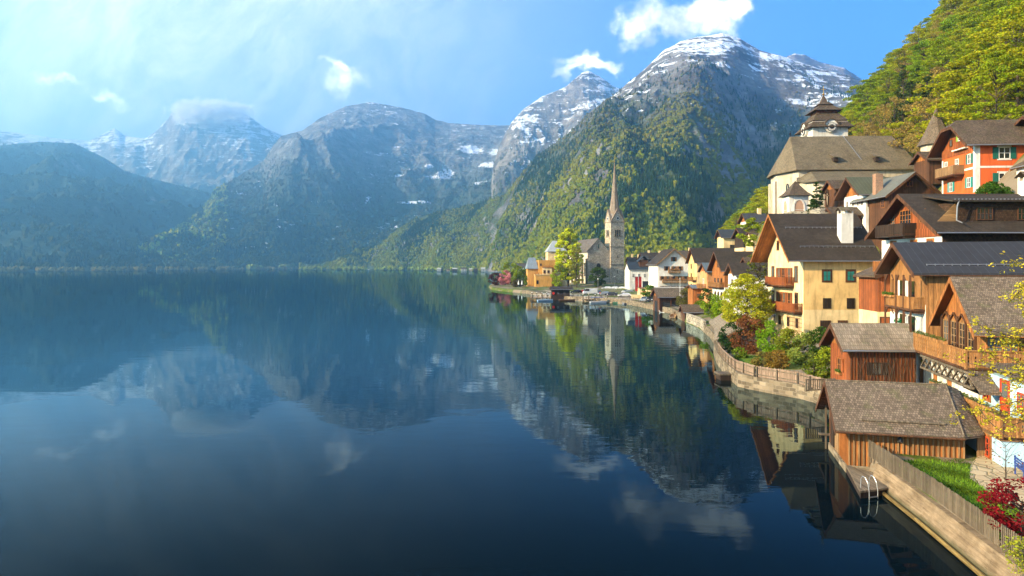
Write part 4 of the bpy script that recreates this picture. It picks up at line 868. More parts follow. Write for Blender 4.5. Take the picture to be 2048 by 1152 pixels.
# ---- shingled house with steep gable, glazed veranda and carved balcony
x0, y0 = onfac(45.6)
h = house('veranda_house', 'orange wooden house with steep shingled gable, window band and carved heart balcony', x0, y0, 2.6, TH, 15, 6.4, 5.6, 'x', 41, 1.0, .6, .4, W_or, S_grey, W_or, W_or, base=1.5, bands=[(-1.5, 2.3, P_white), (2.3, 5.6, W_hon)], gutter=False)
for i in range(4): window(h.r, h.Lf, .9+i*1.5, 3.35, 1.05, 2.05, W_pale, 2, 4)
ar = MB()
for i in range(5): ar.fbox(h.Lf, .12+i*1.5-.1, .12+i*1.5+.1, 2.7, 5.8, .002, .16)
for i in range(4): ar.bar(h.Lf, (.25+i*1.5, 5.55), (.85+i*1.5, 6.0), .12, .01, .14); ar.bar(h.Lf, (.85+i*1.5, 6.0), (1.45+i*1.5, 5.55), .12, .01, .14)
ar.each('post', W_br, h.r)
for i in range(3): window(h.r, h.F, 1.4+i*2.2, 3.3, 1.9, 2.1, W_or, 4, 3, None, None, None, M_glass2 if i == 1 else None)
# carved balcony: boards with cut-outs, long run and front run
def carved(F_, u0, u1, w, h_, par, ends=(0, 0), dep=1.25):
    o = MB().fbox(F_, u0, u1, w-.16, w, .004, dep).build('balcony', W_br, par); b = MB(); b.fbox(F_, u0, u1, w+h_-.08, w+h_, dep-.14, dep+.02); b.fbox(F_, u0, u1, w-.02, w+.14, dep-.1, dep-.02)
    k = int((u1-u0)/.42)
    for i in range(k):
        a = u0+i*(u1-u0)/k; s = (u1-u0)/k; c = a+s/2; ww = w+.14; hh = h_-.22
        b.fbox(F_, a+.01, c-.05, ww, ww+hh, dep-.09, dep-.05); b.fbox(F_, c+.05, a+s-.01, ww, ww+hh, dep-.09, dep-.05)
        for (p0, p1) in ((0,.18),(.36,.46),(.64,1.)): b.fbox(F_, c-.0501, c+.0501, ww+hh*p0, ww+hh*p1, dep-.088, dep-.052)
    for i in range(max(2, int((u1-u0)/2.2))+1): c = u0+i*(u1-u0)/max(2, int((u1-u0)/2.2)); c = min(max(c, u0+.07), u1-.07); b.fbox(F_, c-.075, c+.075, w-.1, w+h_+.03, dep-.135, dep-.015)
    b.build('railing', W_hon, o); return o
carved(h.Lf, -2.6, 7.75, 2.75, 1.15, h.r)
Ff = Fr((-1.25,-1.3,0), (1,0,0), (0,-1,0)); carved(Fr((-1.25,-.09,0), (1,0,0), (0,-1,0)), 0, 14, 2.75, 1.15, h.r, dep=1.25)
LW = on(h, h.Lf)
flower_box(LW, .9, 3.9, 1.08, 6.6, 'long planter of low green plants along the heart balcony rail', None, (.12,.16,.04))
tl = MB()
for i in range(9): u = -1.2+i*1.05; tl.bar(h.Lf, (u, 2.35-(i*.0)), (u+1.0, 1.6), .10, .95, 1.05); tl.bar(h.Lf, (u, 1.6), (u+1.0, 2.35), .10, 1.051, 1.15)
tl.fbox(h.Lf, -1.3, 8.4, 2.36, 2.5, .93, 1.17); tl.fbox(h.Lf, -1.3, 8.4, 1.45, 1.58, .93, 1.17); tl.build('lattice', W_grey, h.r)
cn = MB(); cn.slab([(-1.2,-3.6,1.55),(13,-3.6,1.55),(13,-1.3,2.55),(-1.2,-1.3,2.55)], .16); cn.build('canopy', S_grey, h.r)
# white storey windows with board panels on the common facade
x1, y1 = onfac(50.2)
for Yp in (56.2, 53.1, 50.3):
    xx, yy = onfac(Yp); u = (y0 - yy)/cx_ + 6.4
    MB().fbox(h.Lf, u-.5, u+.5, -1.0, 1.15, .01, .05).build('cladding', W_or, h.r); window(h.r, h.Lf, u, 1.15, .8, 1.3, T_white, 1, 1, None, None, None, M_glass2)
    MB().fbox(h.Lf, u-.75, u-.52, -1.0, 2.25, .01, .10).build('pilaster', P_white, h.r); MB().fbox(h.Lf, u+.52, u+.75, -1.0, 2.25, .01, .10).build('pilaster', P_white, h.r)

# ---- light blue house in front, with terrace, awning and gate
x0, y0 = onfac(36.5)
bh = House(); r = bh.r = root('blue_house', 'light blue plastered house with red windows and red door below the shingled canopy', 'house', x0, y0, 1.2, TH)
MB().box(.0, 12, 0, 9.0, -.5, 3.9).build('wall', P_blue, r); BL = Fr((0,9.0,0), (0,-1,0), (-1,0,0)); BF = Fr((0,0,0), (1,0,0), (0,-1,0))
MB().slab([(-.3,-.3,4.1),(12.2,-.3,4.1),(12.2,9.2,4.6),(-.3,9.2,4.6)], .16).build('roof', S_grey, r); T_red = plain((.42,.06,.02), .5, 0, .2, 'red_paint')
window(r, BL, 1.0, 2.2, .85, 1.15, T_red, 2, 3, None, None, W_or); door(r, BL, 3.6, 1.65, 1.0, 2.1, T_red, T_red, True); window(r, BL, 5.7, 2.2, .9, 1.2, T_red, 2, 3, None, None, None)
def terr(F_, u0, u1, w): pass
MB().box(-2.9, 0, -1.2, 9.4, 1.55, 1.75).build('terrace', W_pale, r)
tw = MB().box(-2.75, -.002, -1.1, 5.2, -.5, 1.55).build('wall', P_blue, r)
TL = Fr((-2.9,9.4,0), (0,-1,0), (-1,0,0)); TF = Fr((-2.9,-1.2,0), (1,0,0), (0,-1,0)); TW = Fr((-2.75,9.4,0), (0,-1,0), (-1,0,0))
carved(Fr((-2.9+1.25,9.4,0), (0,-1,0), (-1,0,0)), 0, 10.6, 1.76, 1.05, r); carved(Fr((-2.9,-1.2+1.25,0), (1,0,0), (0,-1,0)), 0, 14, 1.76, 1.05, r)
window(r, TW, 8.6, .25, .9, 1.1, T_red, 2, 3, None, None, W_or)
for i in range(2): flower_box(Fr(Vector((x0,y0,1.2)) + Vector((-2.9*cx_+9.4*sx_, 2.9*sx_+9.4*cx_, 0)), (-sx_*1, -cx_, 0), (-cx_, sx_, 0)), 2.4+i*4.6, 2.85, -.12, 4.4, ['planter of low plants on the far half of the terrace rail', 'planter of low plants on the near half of the terrace rail'][i], 'planters along the terrace rail', (.12,.15,.05))
aw = root('awning', 'cream striped awning with scalloped edge under the terrace beside the gate', 'awning', x0, y0, 1.2, TH); q = MB()
for i in range(16): a = 4.35+i*.25; q.slab([TL.p(a,1.50,.02), TL.p(a+.25,1.50,.02), TL.p(a+.25,1.18,.85), TL.p(a,1.18,.85)], .02); q.fbox(TL, a+.01, a+.24, 1.04, 1.17, .83, .86)
q.build('canvas', plain((.80,.72,.52), .8, 0, .2, 'canvas'), aw)
gt = root('gate', 'dark lattice gate between wooden posts at the end of the boathouse', 'gate', x0, y0, 1.2, TH); GFr = Fr((-2.9,9.4,0), (0,-1,0), (-1,0,0)); q = MB()
for i in range(13): a = 3.2+i*.2; q.bar(GFr, (a-.7, 0), (a+.2, 1.5), .03, .35, .37); q.bar(GFr, (a+.2, 0), (a-.7, 1.5), .03, .371, .39)
q.build('lattice', T_iron, gt); q = MB(); q.fbox(GFr, 2.5, 2.68, -.1, 1.55, .3, .45); q.fbox(GFr, 5.6, 5.85, -.1, 1.55, .3, .45); q.each('post', W_pale, gt)
MB().fbox(GFr, 2.68, 5.6, -.1, 1.5, -.35, -.3).build('back_panel', W_dk, gt)
sg = root('sign_board', 'dark wooden notice board with pale round emblems on the terrace wall', 'sign', *onfac(46.2), 4.0, TH)
MB().box(-.25, -.12, -1.0, 1.2, -.45, .35).build('board', W_dk, sg); q = MB()
for (a, c) in ((-.25,.1),(0,.1),(-.12,-.1)): q.tube((-.26,a,c), (-.255,a,c), .09, .09, 12)
q.build('emblem', T_white, sg)
bn = root('bench', 'small blue wooden bench on the flagstones', 'bench', 25.6, 33.4, 1.4, 70); T_blue = plain((.03,.07,.28), .5, 0, .2, 'blue_paint')
MB().box(0, 1.4, 0, .42, .40, .45).build('seat', T_blue, bn); q = MB(); [q.box(0, 1.4, .42, .46, .55+i*.14, .63+i*.14) for i in range(3)]; q.build('backrest', T_blue, bn)
for x in (.04, 1.3):
    MB().box(x, x+.06, 0, .06, 0, .6).build('leg', T_blue, bn); MB().box(x, x+.06, .40, .46, 0, .95).build('leg', T_blue, bn)

# ---- red house on the hill
h = house('red_house', 'bright red house with white trim, green shutters and brown half-hipped roof on the hillside', 57.7, 85, 21.2, -5, 13.5, 7.6, 6.3, 'x', 40, .85, 1.5, .4, P_red, S_brown, W_red, W_br, hip=1.1, base=4)
tr = MB()
for (a, c) in ((-.02,.55),): tr.fbox(h.F, a, c, 0, 6.2, .002, .04)
tr.fbox(h.F, .55, 13.5, 3.0, 3.25, .002, .04); tr.fbox(h.F, .55, 13.5, 6.0, 6.28, .002, .04); tr.fbox(h.F, .55, 13.5, .0, .3, .002, .04)
tr.fbox(h.Lf, 7.2, 7.62, 0, 6.2, .002, .04); tr.fbox(h.Lf, -.02, .3, 0, 5.0, .002, .04); tr.fbox(h.Lf, .3, 7.2, 2.95, 3.2, .002, .04); tr.build('trim', P_white, h.r)
skin(h, h.Lf, -.01, 6.6, 5.2, 6.31, W_red, .06)
for u in (3.4, 8.9): window(h.r, h.F, u, 4.1, 1.35, 1.45, T_white, 2, 2, 'open', T_green, P_white); window(h.r, h.F, u, .9, 1.35, 1.45, T_white, 2, 2, 'open', T_green, P_white)
for u, w in ((6.4, 3.7), (3.6, 3.5), (1.0, 3.5)): window(h.r, h.Lf, u, w, .75, 1.25, T_white, 2, 2, 'open' if u > 5 else None, T_green)
for u, w in ((6.3, .7), (2.2, .6)): window(h.r, h.Lf, u, w, .8, 1.3, T_white, 2, 2, 'open', T_teal)
window(h.r, h.Lf, 4.3, 7.0, .8, 1.2, T_white, 2, 2, 'open', plain((.22,.42,.05), .5, 0, .2, 'lime_paint')); window(h.r, h.Lf, 2.2, 6.6, .6, .9, W_br, 1, 1)
MB().fbox(h.Lf, 3.2, 6.2, 5.75, 5.9, .06, .5).build('shelf', P_white, h.r)
balcony(h.r, h.Lf, .9, 5.3, 2.6, 1.4, 1.15, W_pale, W_br, .13, .11)
chimney(h, 11.2, 3.6, 9.0, 12.2, .65, .6, plain((.16,.14,.15), .8, 0, .3, 'grey_render'))
# wing of the red house, and the orange porch in front
h = house('brown_wing_house', 'brown board annex with shallow roof adjoining the red house', 64.5, 81.5, 21.4, -5, 9, 8, 7.4, 'x', 24, .8, .9, .3, W_br, S_brown, W_br, W_br, base=4)
window(h.r, h.F, 1.6, .9, .9, 1.4, W_or, 2, 2); window(h.r, h.Lf, 6.4, 4.2, .7, 1.3, T_white, 2, 2, 'open', T_green)
h = house('small_porch_house', 'little orange wooden porch house below the red house at the photo edge', 59.5, 77, 19.5, -5, 6, 4, 4.2, 'y', 30, .5, .8, .3, P_white, S_brown, W_or, W_or, base=4)
window(h.r, h.F, 1.4, 2.4, .8, 1.2, T_white, 2, 2, 'open', T_green); balcony(h.r, h.F, .2, 5.8, 1.2, .9, 1.0, W_hon, W_br)

# ---- white house with greenish metal roof, and the brown one joined to it
h = house('white_metal_roof_house', 'white house with orange gable boards, brown shutters and green-black metal roof', 54.4, 105, 18.2, 0, 6.2, 6.8, 5.0, 'x', 38, .6, 1.4, .2, P_white, seam((.085,.09,.06), .55), W_or, W_br, base=6)
for u in (1.2, 3.0, 5.2): window(h.r, h.Lf, u, 3.3, .75, 1.0, T_white, 2, 2, 'open' if u > 4 else 'closed', W_dk)
window(h.r, h.Lf, 5.1, .4, .75, .9, T_white, 2, 1, 'open', W_dk); skin(h, h.F, 0.3, 6.2, 2.9, 4.95, W_br, .04)
h = house('brown_cross_gable_house', 'dark brown board house with grey metal roof and brick chimney below the old church', 54.9, 99.5, 17.6, 0, 6.6, 9, 5.1, 'y', 39, 1.0, 1.1, .3, W_br, seam((.12,.12,.105), .5), W_br, W_br, base=6)
window(h.r, h.F, 3.0, 6.0, 1.0, .8, W_or, 2, 1); window(h.r, h.Lf, 7.5, 3.0, .9, 1.1, W_or, 2, 2)
BR = stone((.42,.13,.05), .26, .09, (.4,.3,.22)); chimney(h, .3, 3.5, 5.0, 8.3, .55, .45, BR, False); 
o = MB().box(0, 5, 0, 4, -3, 1.8).build('retaining_wall', ST_wall); o.location = (48.8, 108, 19.4); tag(o, 'rough stone retaining wall below the crucifix', 'wall')
for (nm, lb, X_, Y_, Z_, L_, W_, hw) in (('wood_shed', 'low wooden shed roofed with boards beside the stone wall of the churchyard', 50.2, 106, 18.0, 4.0, 3.2, 2.0), ('small_hill_house', 'small dark gabled hut between the church and the white house', 57.5, 121, 23.2, 4.2, 4.5, 2.6), ('upper_hut', 'small shingled hut near the hedge left of the red house', 66, 108, 27, 6.5, 4, 1.9)):
    house(nm, lb, X_, Y_, Z_, 0, L_, W_, hw, 'x', 33, .5, .6, .3, W_br, S_brown, W_or, W_br, gutter=False)
# ================================================================== the old parish church on the hill
def arch_window(par, F_, u, w, wd, ht, mat, fm=None, mull=2, name='window'):
    """pointed-arch window standing 4 cm proud, with mullions"""
    k = 8; pts = [(u-wd/2, w), (u+wd/2, w)]
    for i in range(k+1): a = i/k*math.pi; pts.append((u+wd/2*math.cos(a), w+ht+wd*.75*math.sin(a)**.9*(1 if True else 0)))
    q = MB(); V = [F_.p(a, c, .05) for a, c in pts] + [F_.p(a, c, .0) for a, c in pts]; n_ = len(pts); q.add(V, [tuple(range(n_)), tuple(range(2*n_-1, n_-1, -1))] + [(i, n_+i, n_+(i+1)%n_, (i+1)%n_) for i in range(n_)])
    o = q.build(name, M_glass, par); fr = MB(); P2 = pts[1:] + [pts[0]]
    for a, c in zip(P2[:-1], P2[1:]): fr.bar(F_, a, c, wd*.14, .0, .12)
    for i in range(1, mull): c = u-wd/2+wd*i/mull; fr.fbox(F_, c-.05, c+.05, w, w+ht+wd*.4, .0, .10)
    for j in range(1, 4): fr.fbox(F_, u-wd/2, u+wd/2, w+ht*j/4-.03, w+ht*j/4+.03, .0, .09)
    fr.build('tracery', fm or T_metal, o); return o
def ring_clock(par, F_, u, w, r_, face, hand, name='clock'):
    c = Vector(F_.p(u, w, .04)); d = F_.n; q = MB().tube(c, c + d*.1, r_, r_, 20).build(name, T_iron, par); f = MB().tube(c+d*.1, c+d*.13, r_*.88, r_*.88, 20).build('face', face, q); f2 = MB().tube(c+d*.13, c+d*.15, r_*.52, r_*.52, 18).build('centre', T_iron, q)
    b = MB(); 
    for i in range(12): a = i*math.pi/6; b.bar(F_, (u+r_*.58*math.cos(a), w+r_*.58*math.sin(a)), (u+r_*.82*math.cos(a), w+r_*.82*math.sin(a)), r_*.09, .17, .19)
    b.build('numeral', T_iron, q); b = MB(); b.bar(F_, (u, w), (u+r_*.4, w+r_*.12), r_*.11, .2, .22); b.bar(F_, (u, w), (u-r_*.62, w+r_*.2), r_*.08, .22, .24); b.build('hand', hand, q)
r = root('parish_church', 'large cream church with steep grey shingled roof and polygonal apse on the hill', 'church', 57.4, 139.8, 22.6, -3)
wall = [(1.3,0),(24.6,0),(24.6,14.2),(1.3,14.2),(-.6,11.5),(-1.2,6.5)]; zt = 9.2
def prism(poly, z0, z1): k = len(poly); return MB().add([(x,y,z0) for x,y in poly]+[(x,y,z1) for x,y in poly], [tuple(range(k-1,-1,-1)), tuple(range(k,2*k))] + [(i,(i+1)%k,k+(i+1)%k,k+i) for i in range(k)])
prism(wall, -4, zt).build('wall', P_church, r)
rz = 17.2; A, B, C_, D, E_ = (.6,-.7), (25.6,-.7), (25.6,14.9), (.6,14.9), None; ap = [(.6,-.7),(-1.9,6.2),(-1.4,11.8),(.6,14.9)]; T0, T1 = (2.0,7.0), (23.2,7.0)
q = MB(); P3 = lambda p, z: (p[0], p[1], z)
q.slab([P3(A,zt-.1),P3(B,zt-.1),P3(T1,rz),P3(T0,rz)], .2); q.slab([P3(D,zt-.1),P3(C_,zt-.1),P3(T1,rz),P3(T0,rz)], .2); q.slab([P3(B,zt-.1),P3(C_,zt-.1),P3(T1,rz)], .2)
for a, c in zip(ap[:-1], ap[1:]): q.slab([P3(a,zt-.1),P3(c,zt-.1),P3(T0,rz)], .2)
ro = q.build('roof', S_church, r); q = MB()
for X_ in (8.9, 17.2):
    z0 = 11.2; y = -.7+(z0-zt+.1)/(rz-zt+.1)*7.7; q.box(X_-.4, X_+.4, y-1.0, y+.9, z0-.4, z0+.45)
q.each('dormer', W_dk, ro); q = MB()
for X_ in (8.9, 17.2): y = .9; q.slab([(X_-.6,y-1.0,11.7),(X_+.6,y-1.0,11.7),(X_+.5,y+2.2,12.9),(X_-.5,y+2.2,12.9)], .1)
q.each('dormer_roof', S_church, ro)
q = MB(); q.tube((2.0,7,rz), (2.0,7,rz+1.2), .06); q.lathe((2,7,rz+.6), [(.05,-.25),(.25,0),(.05,.25)], 8); q.build('finial', T_iron, ro)
q = MB(); q.tube((14.3,1.0,rz-6.0),(13.0,6.9,rz+.12), .05); q.build('lightning_rod', T_metal, ro)
al = prism([(3.2,-5.6),(16,-5.6),(16,0),(1.4,0),(1.4,-3.6)], -3, 6.2).build('aisle', P_church, r)
q = MB(); q.slab([(2.6,-6.2,6.1),(16.5,-6.2,6.1),(16.5,.02,8.9),(3.6,.02,8.9)], .16); q.slab([(2.6,-6.2,6.1),(.8,-3.9,6.1),(.8,.02,6.9),(3.6,.02,8.9)], .16); q.build('roof', S_church, al)
Fs1 = Fr((-1.2,6.5,0), (2.5/6.964,-6.5/6.964,0), (-6.5/6.964,-2.5/6.964,0)); arch_window(r, Fs1, 3.8, -.2, 1.2, 6.0, M_glass, P_church, 2)
Fs2 = Fr((-.6,11.5,0), (-.6/5.04,-5./5.04,0), (-5./5.04,.6/5.04,0)); 
b = MB(); k = Vector((-.98,-.02,0))
for F_, u in ((Fs1, .1), (Fs1, 6.7), (Fs2, .1)): b.fbox(F_, u-.3, u+.3, -3, 7.5, .0, .5)
b.each('buttress', P_church, r); b = MB()
for u in (1.0, 3.6): b.fbox(Fs2, u-.45, u+.45, 0, 6, .0, .05)
b.each('blind_niche', plain((.55,.36,.24), .9, 0, .3, 'faded_fresco'), r)
arch_window(r, Fr((0,-5.6,0), (1,0,0), (0,-1,0)), 6.5, 1.2, .8, 2.0, M_glass, P_church, 2)
# tower
tw = MB().box(10.4, 18.2, 16.5, 24.3, 0, 22.4).build('tower', P_white, r)
tx, ty = 14.3, 20.4; hf = 3.9
def tier(z0, r0, z1, r1, zm, rm, mat=S_brown):
    q = MB(); rings = [(z0, r0), (zm, rm), (z1, r1)]; 
    V = []; 
    for z, rr in rings: V += [(tx-rr,ty-rr,z),(tx+rr,ty-rr,z),(tx+rr,ty+rr,z),(tx-rr,ty+rr,z)]
    q.add(V, [(4*j+i, 4*j+(i+1)%4, 4*j+4+(i+1)%4, 4*j+4+i) for j in range(2) for i in range(4)] + [(3,2,1,0), (8,9,10,11)]); return q.build('tower_roof', mat, r)
tier(21.0, 5.0, 23.2, 3.4, 22.0, 4.1); tier(22.7, 3.9, 24.7, 2.3, 23.6, 3.2)
MB().box(tx-2.15, tx+2.15, ty-2.15, ty+2.15, 24.3, 25.5).build('lantern', W_red, r)
tier(25.2, 3.2, 27.0, 1.1, 26.0, 2.2); tier(26.8, 1.7, 29.2, .1, 27.6, .7)
q = MB(); q.tube((tx,ty,29), (tx,ty,31.4), .07); q.lathe((tx,ty,29.5), [(.05,-.3),(.32,0),(.05,.3)], 10); q.box(tx-.5, tx+.5, ty-.05, ty+.05, 30.6, 30.75); q.build('cross', T_gold, r)
TFr = Fr((10.4,16.5,0), (1,0,0), (0,-1,0)); TLr = Fr((10.4,24.3,0), (0,-1,0), (-1,0,0))
for F_ in (TFr, TLr):
    q = MB(); c = Vector(F_.p(3.9, 21.2, -.3)); q.tube(c, c + F_.n*.9, 1.45, 1.45, 20); q.build('clock_gable', P_white, r)
    q = MB(); k = 12
    for i in range(k): a, b_ = math.pi*i/k, math.pi*(i+1)/k; q.bar(F_, (3.9+1.6*math.cos(a), 21.2+1.6*math.sin(a)), (3.9+1.6*math.cos(b_), 21.2+1.6*math.sin(b_)), .25, -.3, .85)
    q.build('arched_roof', S_brown, r); ring_clock(r, Fr(F_.p(0,0,.72), F_.r, F_.n), 3.9, 21.0, 1.05, P_white, T_gold)
# chapel with concave roof, crucifix, churchyard conifer
h = root('shrine', 'small white shrine with arched openings and concave pyramid roof in front of the church', 'shrine', 51.6, 127, 20.6, 0)
MB().box(0, 3.6, 0, 3.4, -2, 4.6).build('wall', P_white, h); q = MB(); 
for z0, r0, z1, r1 in ((4.5,2.4,5.2,1.6),(5.2,1.6,6.3,.8),(6.3,.8,7.4,.05)):
    V = [(1.8-r0,1.7-r0,z0),(1.8+r0,1.7-r0,z0),(1.8+r0,1.7+r0,z0),(1.8-r0,1.7+r0,z0),(1.8-r1,1.7-r1,z1),(1.8+r1,1.7-r1,z1),(1.8+r1,1.7+r1,z1),(1.8-r1,1.7+r1,z1)]; q.hexa(V)
q.build('roof', S_brown, h)
for F_ in (Fr((0,0,0), (1,0,0), (0,-1,0)), Fr((0,3.4,0), (0,-1,0), (-1,0,0))): arch_window(h, F_, 1.8, .6, 2.0, 1.7, None, P_white, 1, 'niche').data.materials[0] = plain((.50,.30,.20), .9, 0, .3, 'faded_fresco')
cf = root('crucifix', 'tall dark wooden crucifix standing before the church wall', 'crucifix', 57.2, 124, 22.6, 0); MB().box(-.11, .11, -.1, .1, 0, 3.4).box(-1.0, 1.0, -.09, .11, 2.5, 2.72).build('cross', W_dk, cf)
q = MB(); q.tube((0,-.2,1.0), (0,-.2,2.1), .09, .13, 6); q.tube((0,-.2,2.3), (0,-.2,2.55), .09, .09, 6); q.tube((-.85,-.2,2.55), (-.1,-.2,2.1), .05, .06, 5); q.tube((.85,-.2,2.55), (.1,-.2,2.1), .05, .06, 5); q.tube((0,-.2,.5), (0,-.2,1.0), .05, .09, 5); q.build('carved_figure', plain((.30,.24,.17), .7, 0, .2, 'carved_wood'), cf)
wallstrip('churchyard_wall', 'pale stone churchyard wall along the terrace below the church', [(60,123),(54.5,122.2),(50.5,123.5),(51.2,133),(54.4,139)], 16, 21.9, .5, ST_wall)
# cemetery chapel
ch = root('chapel', 'small white chapel with tall grey octagonal cone roof and gilded cross', 'chapel', 71.5, 115, 30.0, 0)
MB().lathe((0,0,0), [(2.3,-4),(2.3,2.6)], 8, .39).build('wall', P_church, ch); MB().lathe((0,0,0), [(2.9,2.3),(2.2,3.6),(1.3,5.6),(.06,8.6)], 8, .39).build('roof', S_grey, ch)
q = MB(); q.tube((0,0,8.4), (0,0,10.2), .06); q.lathe((0,0,8.9), [(.05,-.3),(.3,0),(.05,.3)], 8); q.box(-.4, .4, -.05, .05, 9.6, 9.75); q.build('cross', T_gold, ch)

# ================================================================== lakeside church with the spire
TW = 15.6; r = root('lakeside_church', 'stone church with tall pointed spire beside the lake car park', 'church', 53.3, 368.0, 2.0, TW)
LT = 7.9; hs = 33.8; MB().box(0, LT, 0, LT, -2, hs).build('tower', ST_church, r); c = LT/2
q = MB(); 
for (z0, z1, e) in ((10.6,10.95,.16),(20.2,20.5,.14),(hs-.2,hs+.1,.2)): q.box(-e, LT+e, -e, LT+e, z0, z1)
q.each('string_course', ST_pale, r); ga = MB(); FS = [Fr((0,0,0), (1,0,0), (0,-1,0)), Fr((0,LT,0), (0,-1,0), (-1,0,0)), Fr((LT,0,0), (0,1,0), (1,0,0)), Fr((LT,LT,0), (-1,0,0), (0,1,0))]
for F_ in FS: V = [F_.p(0,hs,.02), F_.p(LT,hs,.02), F_.p(c,hs+6.6,.02), F_.p(.5,hs,-c), F_.p(LT-.5,hs,-c), F_.p(c,hs+6.6,-c)]; ga.add(V, [(0,1,2),(3,5,4),(0,3,4,1),(1,4,5,2),(2,5,3,0)])
ga.build('gable', ST_church, r)
sp = MB(); n8 = [(math.cos(math.pi/8+i*math.pi/4), math.sin(math.pi/8+i*math.pi/4)) for i in range(8)]; S_sp = shingle((.38,.29,.21), .3, .3, .15); V = []
for z, rr in ((hs+1.5, 4.3), (hs+8, 2.6), (hs+15, 1.65), (hs+33, .12)): V += [(c+rr*a, c+rr*b_, z) for a, b_ in n8]
sp.add(V, [(8*j+i, 8*j+(i+1)%8, 8*j+8+(i+1)%8, 8*j+8+i) for j in range(3) for i in range(8)]); so = sp.build('spire', S_sp, r)
vr = MB()
for F_ in FS:
    for u0, u1 in ((-.25, c), (LT+.25, c)): vr.bar(F_, (u0, hs-.3), (u1, hs+7.0), .4, -.9, .25)
vr.build('verge', S_sp, r)
q = MB(); q.tube((c,c,hs+32.6), (c,c,hs+36.4), .08); q.lathe((c,c,hs+33.4), [(.05,-.4),(.4,0),(.05,.4)], 10); q.box(c-.7, c+.7, c-.07, c+.07, hs+35.2, hs+35.4); q.build('cross', T_gold, so)
for F_ in FS[:3]:
    ring_clock(r, F_, c, hs+2.0, 1.25, T_white, T_iron)
    for i in (-1, 0, 1): arch_window(r, F_, c+i*1.25, hs-7.6, .75, 2.9, None, ST_pale, 1, 'belfry_window')
    MB().fbox(F_, c-2.2, c+2.2, hs-8.1, hs-7.75, .0, .25).build('sill', ST_pale, r)
    for w, hh in ((6.0, 1.6), (14.5, 1.3)): MB().fbox(F_, c-.14, c+.14, w, w+hh, .0, .03).build('slit_window', M_glass, r)
# nave
nx0, nx1, ny0, ny1, ne, nr_ = -12.7, -.3, 1.6, 30, 18.2, 24.8; cx2 = (nx0+nx1)/2
nv = MB().box(nx0, nx1, ny0, ny1, -2, ne).build('nave', ST_church, r)
MB().add([(nx0,ny0-.01,ne),(nx1,ny0-.01,ne),(cx2,ny0-.01,nr_),(nx0,ny0+.6,ne),(nx1,ny0+.6,ne),(cx2,ny0+.6,nr_)], [(0,1,2),(3,5,4),(0,3,4,1),(1,4,5,2),(2,5,3,0)]).build('gable', ST_church, r)
q = MB(); q.slab([(nx0-.7,ny0-.3,ne-.5),(cx2,ny0-.3,nr_+.2),(cx2,ny1,nr_+.2),(nx0-.7,ny1,ne-.5)], .35, (0,0,-1)); q.slab([(nx1+.7,ny0-.3,ne-.5),(cx2,ny0-.3,nr_+.2),(cx2,ny1,nr_+.2),(nx1+.7,ny1,ne-.5)], .35); q.build('roof', shingle((.17,.14,.115), .4, .4, .3), r)
NF = Fr((nx0,ny0-.01,0), (1,0,0), (0,-1,0)); NL = Fr((nx0,ny1,0), (0,-1,0), (-1,0,0))
arch_window(r, NF, 6.2, 6.2, 2.3, 3.6, None, ST_pale, 2); MB().fbox(NF, 5.95, 6.45, 19.4, 21.6, .0, .04).build('slit_window', M_glass, r)
skin_ = MB().fbox(NL, 0, ny1-ny0, -1, ne-.3, .001, .08).build('sunlit_tint', stucco((.62,.55,.43), .4), r)  # paler skin on this stone wall puts its sunlight into the colour
for i in range(5): arch_window(r, Fr(NL.p(0,0,.08), NL.r, NL.n), 3.2+i*5.3, 4.5, 1.7, 6.0, None, ST_pale, 2)
q = MB(); [q.fbox(NL, u, u+.9, -1, 14, .081, 1.0) for u in (.1, 5.6, 10.9, 16.2, 21.5, 27.4)]; q.each('buttress', ST_pale, r)
q = MB(); q.tube((nx1+.05,ny0-.25,0), (nx1+.05,ny0-.25,ne), .12); q.build('downpipe', T_metal, r)
# ================================================================== houses round the bay
def X_(px, Y): return (px - PX0) * Y / F
# garden lean-to roofs along the shore
def leanto(name, label, P, mat, h=2.4):
    r = root(name, label, 'shed', P[0][0], P[0][1], 0); L_ = [(p[0]-P[0][0], p[1]-P[0][1], p[2]) for p in P]
    MB().slab(L_, .14).build('roof', mat, r); q = MB(); c = [sum(p[i] for p in L_)/4 for i in (0,1)]
    q.slab([(c[0]+(p[0]-c[0])*.82, c[1]+(p[1]-c[1])*.86, p[2]-.16) for p in L_], 2.4); q.build('wall', W_grey, r); return r
leanto('shore_shed', 'silver shingled lean-to roof on the shore wall, farther of the two', [(37.0,119,4.0),(34.2,106.2,4.0),(31.5,106,2.3),(34.3,119,2.3)], S_silver)
leanto('shore_shed', 'broad silver shingled lean-to roof on the shore wall next to the bushes', [(34.0,105.6,4.1),(30.0,88.2,4.1),(26.6,89.6,2.3),(31.2,105.4,2.3)], S_silver)
